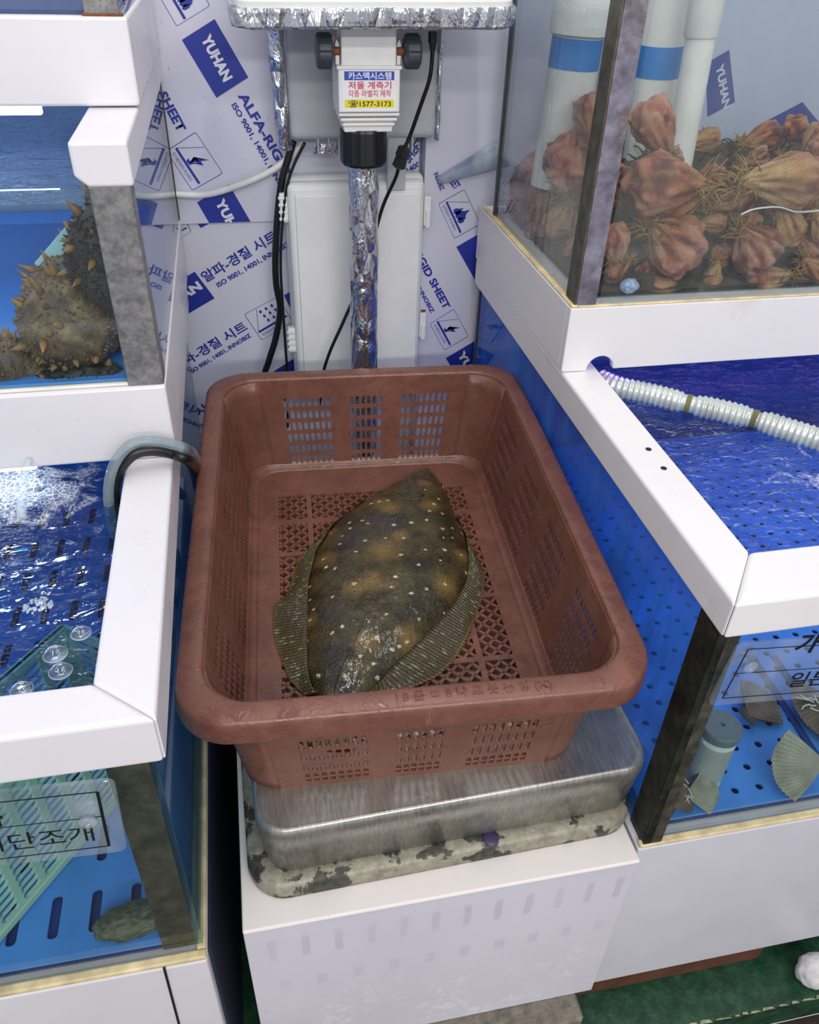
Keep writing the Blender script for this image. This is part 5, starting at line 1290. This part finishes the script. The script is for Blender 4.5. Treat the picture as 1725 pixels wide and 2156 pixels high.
for p in me.polygons: p.use_smooth = True
color_attr(me, cl); o = link('shellfish', me, 'cuke'); o.location = ony(302, 2003, .475)+Vector((0, 0, 0)); o.location.z = .4445; o.rotation_euler = (0, 0, .12)
tag(o, 'mottled green-brown shellfish lying in the front corner of the low left tank', 'shellfish')
# water falling from the ledge, bubbles
MAT['splash'] = thin_glass('bright_falling_water', (.92, .96, 1, 1), dirt_haze=.55, dirt_haze_col=(226, 234, 242), rough=.05)
S0, S1 = ony(62, 966, .806), onz(46, 1090, .786)
pts = [S0.lerp(S1, k/12)+Vector((0, 0, .010*math.sin(math.pi*k/12)))+noise.noise_vector(Vector((k*.7, 1, 2)))*.002 for k in range(13)]
o = MB().tube(pts, [.0032+.0014*noise.noise(Vector((k*.9, 0, 0)))+.00016*k for k in range(13)], 12).build('water_stream', 'splash', None, smooth=True); tag(o, 'thin bright stream of water falling into the low left tank', 'water', kind='stuff')
MAT['bubble'] = thin_glass('bubble_film', (.97, .98, 1, 1), refl=3.0)
def bubble(u, v, r_, z, label, grp):
    p = onz(u, v, z); pr = [(r_*math.cos(a_*math.pi/16), r_*.75*math.sin(a_*math.pi/16)) for a_ in range(0, 8)]+[(r_*.02, r_*.75)]
    o = root('water_bubble', label, 'bubble', tuple(p), grp)
    MB().lathe(pr, 28, Matrix.Translation(p)).build('film', 'bubble', o, smooth=True)
    t_ = [(p.x+r_*math.cos(k*math.pi/18), p.y+r_*math.sin(k*math.pi/18), p.z+.0005) for k in range(37)]
    MB().tube(t_, .0006, 6).build('edge_ring', 'splash', o, smooth=True)
for (u, v, r_, w_) in ((171, 1334, .0088, 'topmost'), (117, 1378, .0102, 'largest'), (128, 1414, .0096, 'middle'), (46, 1453, .0090, 'lowest')):
    bubble(u, v, r_, .7845, w_+' of the four water bubbles near the front corner of the low left tank', 'water bubbles in the low left tank')
fp = root('foam_cluster', 'small raft of white foam bubbles on the low left tank water', 'foam', tuple(onz(80, 1275, .784))); m = MB(); rnd = random.Random(3)
for k in range(60):
    th, q = rnd.uniform(0, 6.28), rnd.random()**.5; p = onz(80, 1275, .784)+Vector((.014*q*math.cos(th), .011*q*math.sin(th), 0)); r_ = rnd.uniform(.0009, .0021)
    m.lathe([(r_*math.cos(a_*math.pi/8), r_*math.sin(a_*math.pi/8)) for a_ in range(4)]+[(.0001, r_)], 8, Matrix.Translation(p))
x = m.build('foam_bubbles', 'splash', fp, smooth=True); x['kind'] = 'stuff'
# ================================================================ LOW RIGHT TANK CONTENTS
def hose_mat():
    return plain('silvery_ribbed_hose', c(196, 204, 200), .25, .35, var=.2, scale=40, bump=.2)
MAT['hose'] = hose_mat()
hp = [onz(u, v, .803) for u, v in ((1262, 800), (1300, 815), (1370, 830), (1450, 850), (1520, 865), (1590, 883), (1660, 905), (1740, 930), (1820, 955), (1930, 1000), (2040, 1050))]
P = spline(hp, 26); L = [0]
for i in range(1, len(P)): L.append(L[-1]+(P[i]-P[i-1]).length)
knots = [L[26*3], L[26*5]]
rr = []
for s in L:
    kn = min(abs(s-k) for k in knots); base = .0145*(1-.28*math.exp(-(kn/.010)**2)); rr.append(base*(1+.085*math.sin(s*2*math.pi/.0075)))
o = root('ribbed_hose', 'silvery ribbed hose tied at intervals, floating across the low right tank', 'hose', tuple(P[0])); MB().tube(P, rr, 24).build('hose', 'hose', o, smooth=True)
for k in (26*3, 26*5):
    a, b = P[k], P[k+1]; dd = (b-a).normalized(); MB().tube([a-dd*.003, a+dd*.003], .0128, 18).build('tie', plain('olive_twine', c(108, 104, 70), .7, var=.3), o)
# slotted strainer tube
ps = ony(1466, 1662, .535); ps.z = .4375; q = ray(1520, 1528); topz = ony(1512, 1528, ps.y).z; r0 = .0230
sv = root('strainer_tube', 'white slotted strainer tube with grey cap standing in the low right tank', 'tube', tuple(ps)); H_ = topz-ps.z
NS = 14; m = MB(); zs = []
prof_ = []
for k in range(NS):
    z0 = .012+k*(H_-.035)/NS; prof_ += [(r0, z0), (r0, z0+.0075), (r0*.90, z0+.0078), (r0*.90, z0+.0102), (r0, z0+.0105)]
prof_ = [(r0, 0)]+prof_+[(r0, H_-.012)]
N = 48
for r_, z in prof_:
    for k in range(N):
        th = 2*math.pi*k/N; r2 = r0 if not (math.radians(200) < th < math.radians(318)) else r_; m.v.append((ps.x+r2*math.cos(th), ps.y+r2*math.sin(th), ps.z+z))
for i in range(len(prof_)-1): m.f += [(i*N+k, i*N+(k+1) % N, (i+1)*N+(k+1) % N, (i+1)*N+k) for k in range(N)]
m.build('slotted_body', 'pvc_pipe', sv)
MB().lathe([(r0*.8, H_-.014), (r0*1.05, H_-.013), (r0*1.06, H_-.002), (r0*1.0, H_+.001), (.003, H_+.001), (.0028, H_-.002)], 32, Matrix.Translation(ps)).build('cap', plain('grey_pvc_cap', c(112, 120, 124), .5, var=.1), sv)
# scallops
def scallop_mesh(name, seed, ca, cb, rough=0.):
    V, Fc, Cl = [], [], []; N, M_ = 96, 22
    for sgn_ in (1, -1):
        b0 = len(V)
        for i in range(N+1):
            th = math.radians(-54+108*i/N); k = math.cos(th*0+i/N*math.pi*2*17)
            for j in range(M_+1):
                t = j/M_; R_ = (1-.06*math.cos(th*2.0)+.012*k*(t > .85)+.03*noise.noise(Vector((th*2, seed, 0)))*t)*t
                h = .17*math.sin(math.pi*min(1, t*.5+.12*(1-t)))*(1-t**6)*(max(.0, math.cos(th*1.6))**.6)+.014*k*t*(1-.3*t)+rough*noise.noise(Vector((th*5, t*6, seed)))*.05*t
                x, y = R_*math.sin(th)*.70, R_*math.cos(th)-.5
                V.append((x, y, sgn_*max(.0, h*(1-t**8)) + .0*t))
                col = ca.lerp(cb, max(0, min(1, .5+.4*k*.5+.6*noise.noise(Vector((x*4, y*4, seed))))))
                Cl.append(col)
        for i in range(N):
            for j in range(M_): q = (b0+i*(M_+1)+j, b0+i*(M_+1)+j+1, b0+(i+1)*(M_+1)+j+1, b0+(i+1)*(M_+1)+j); Fc.append(q if sgn_ > 0 else q[::-1])
    # hinge ears
    b0 = len(V); V += [(-.20, -.52, .02), (.20, -.52, .02), (.15, -.38, .05), (-.15, -.38, .05), (-.20, -.52, -.02), (.20, -.52, -.02), (.15, -.38, -.03), (-.15, -.38, -.03)]; Cl += [cb]*8
    Fc += [tuple(b0+k for k in q) for q in ((0, 1, 2, 3), (7, 6, 5, 4), (0, 4, 5, 1), (1, 5, 6, 2), (2, 6, 7, 3), (3, 7, 4, 0))]
    me = bpy.data.meshes.new(name); me.from_pydata(V, [], Fc)
    for p in me.polygons: p.use_smooth = True
    color_attr(me, Cl); me.materials.append(MAT['cuke']); return me
SA = scallop_mesh('shell', 1, sl(244, 238, 214), sl(190, 174, 142)); SBm = scallop_mesh('shell', 4, sl(168, 146, 126), sl(118, 98, 86), 1.2)
MAT['worm'] = plain('white_worm_tube', c(214, 208, 192), .6, var=.1)
def scallop(label, u, v, y, size, rz, tilt, mesh, worms=0, yz=(.53, .46)):
    p = ony(u, v, yz[0]); p.z = yz[1]; o = root('scallop', label, 'scallop', tuple(p), 'scallops in the low right tank')
    o.rotation_euler = (tilt[0], tilt[1], rz); o.scale = (size,)*3
    s = bpy.data.objects.new('shell', mesh); COL.objects.link(s); s.parent = o
    if worms:
        rnd = random.Random(int(u)); m = MB()
        for k in range(worms):
            x, yy = rnd.uniform(-.18, .18), rnd.uniform(-.15, .28); d = rnd.uniform(0, 6.28); pts = []
            for q in range(6): pts.append((x, yy, .10*(1-5*x*x)*max(.2, 1-3*yy*yy)+.065)); d += rnd.uniform(-.7, .7); x += .055*math.cos(d); yy += .055*math.sin(d)
            m.tube(pts, .012, 6)
        w = m.mesh('worm_tubes'); ww = link('worm_tubes', w, 'worm', o); OFF.pop(ww.name, None); ww['kind'] = 'stuff'
    return o
scallop('cream fan-ribbed scallop lying by the front glass', 1634, 1700, 0, .078, math.radians(86), (0, math.radians(-50)), SA, 0, (.511, .4715))
scallop('brownish scallop crusted with worm tubes in the back right of the low right tank', 1664, 1614, 0, .086, math.radians(100), (math.radians(6), math.radians(-16)), SBm, 9, (.60, .452))
scallop('brown scallop cut off by the right picture edge', 1726, 1660, 0, .075, math.radians(50), (math.radians(10), math.radians(-25)), SBm, 6, (.555, .462))
scallop('dark worm-crusted scallop in the front corner by the steel post', 1416, 1720, 0, .050, math.radians(-60), (0, math.radians(48)), SBm, 6, (.505, .457))
scallop('cream scallop half hidden behind the front corner one', 1456, 1724, 0, .050, math.radians(-88), (0, math.radians(48)), SA, 0, (.506, .455))
scallop('brown scallop behind the strainer tube', 1545, 1606, 0, .068, math.radians(-60), (0, math.radians(20)), SBm, 0, (.62, .455))
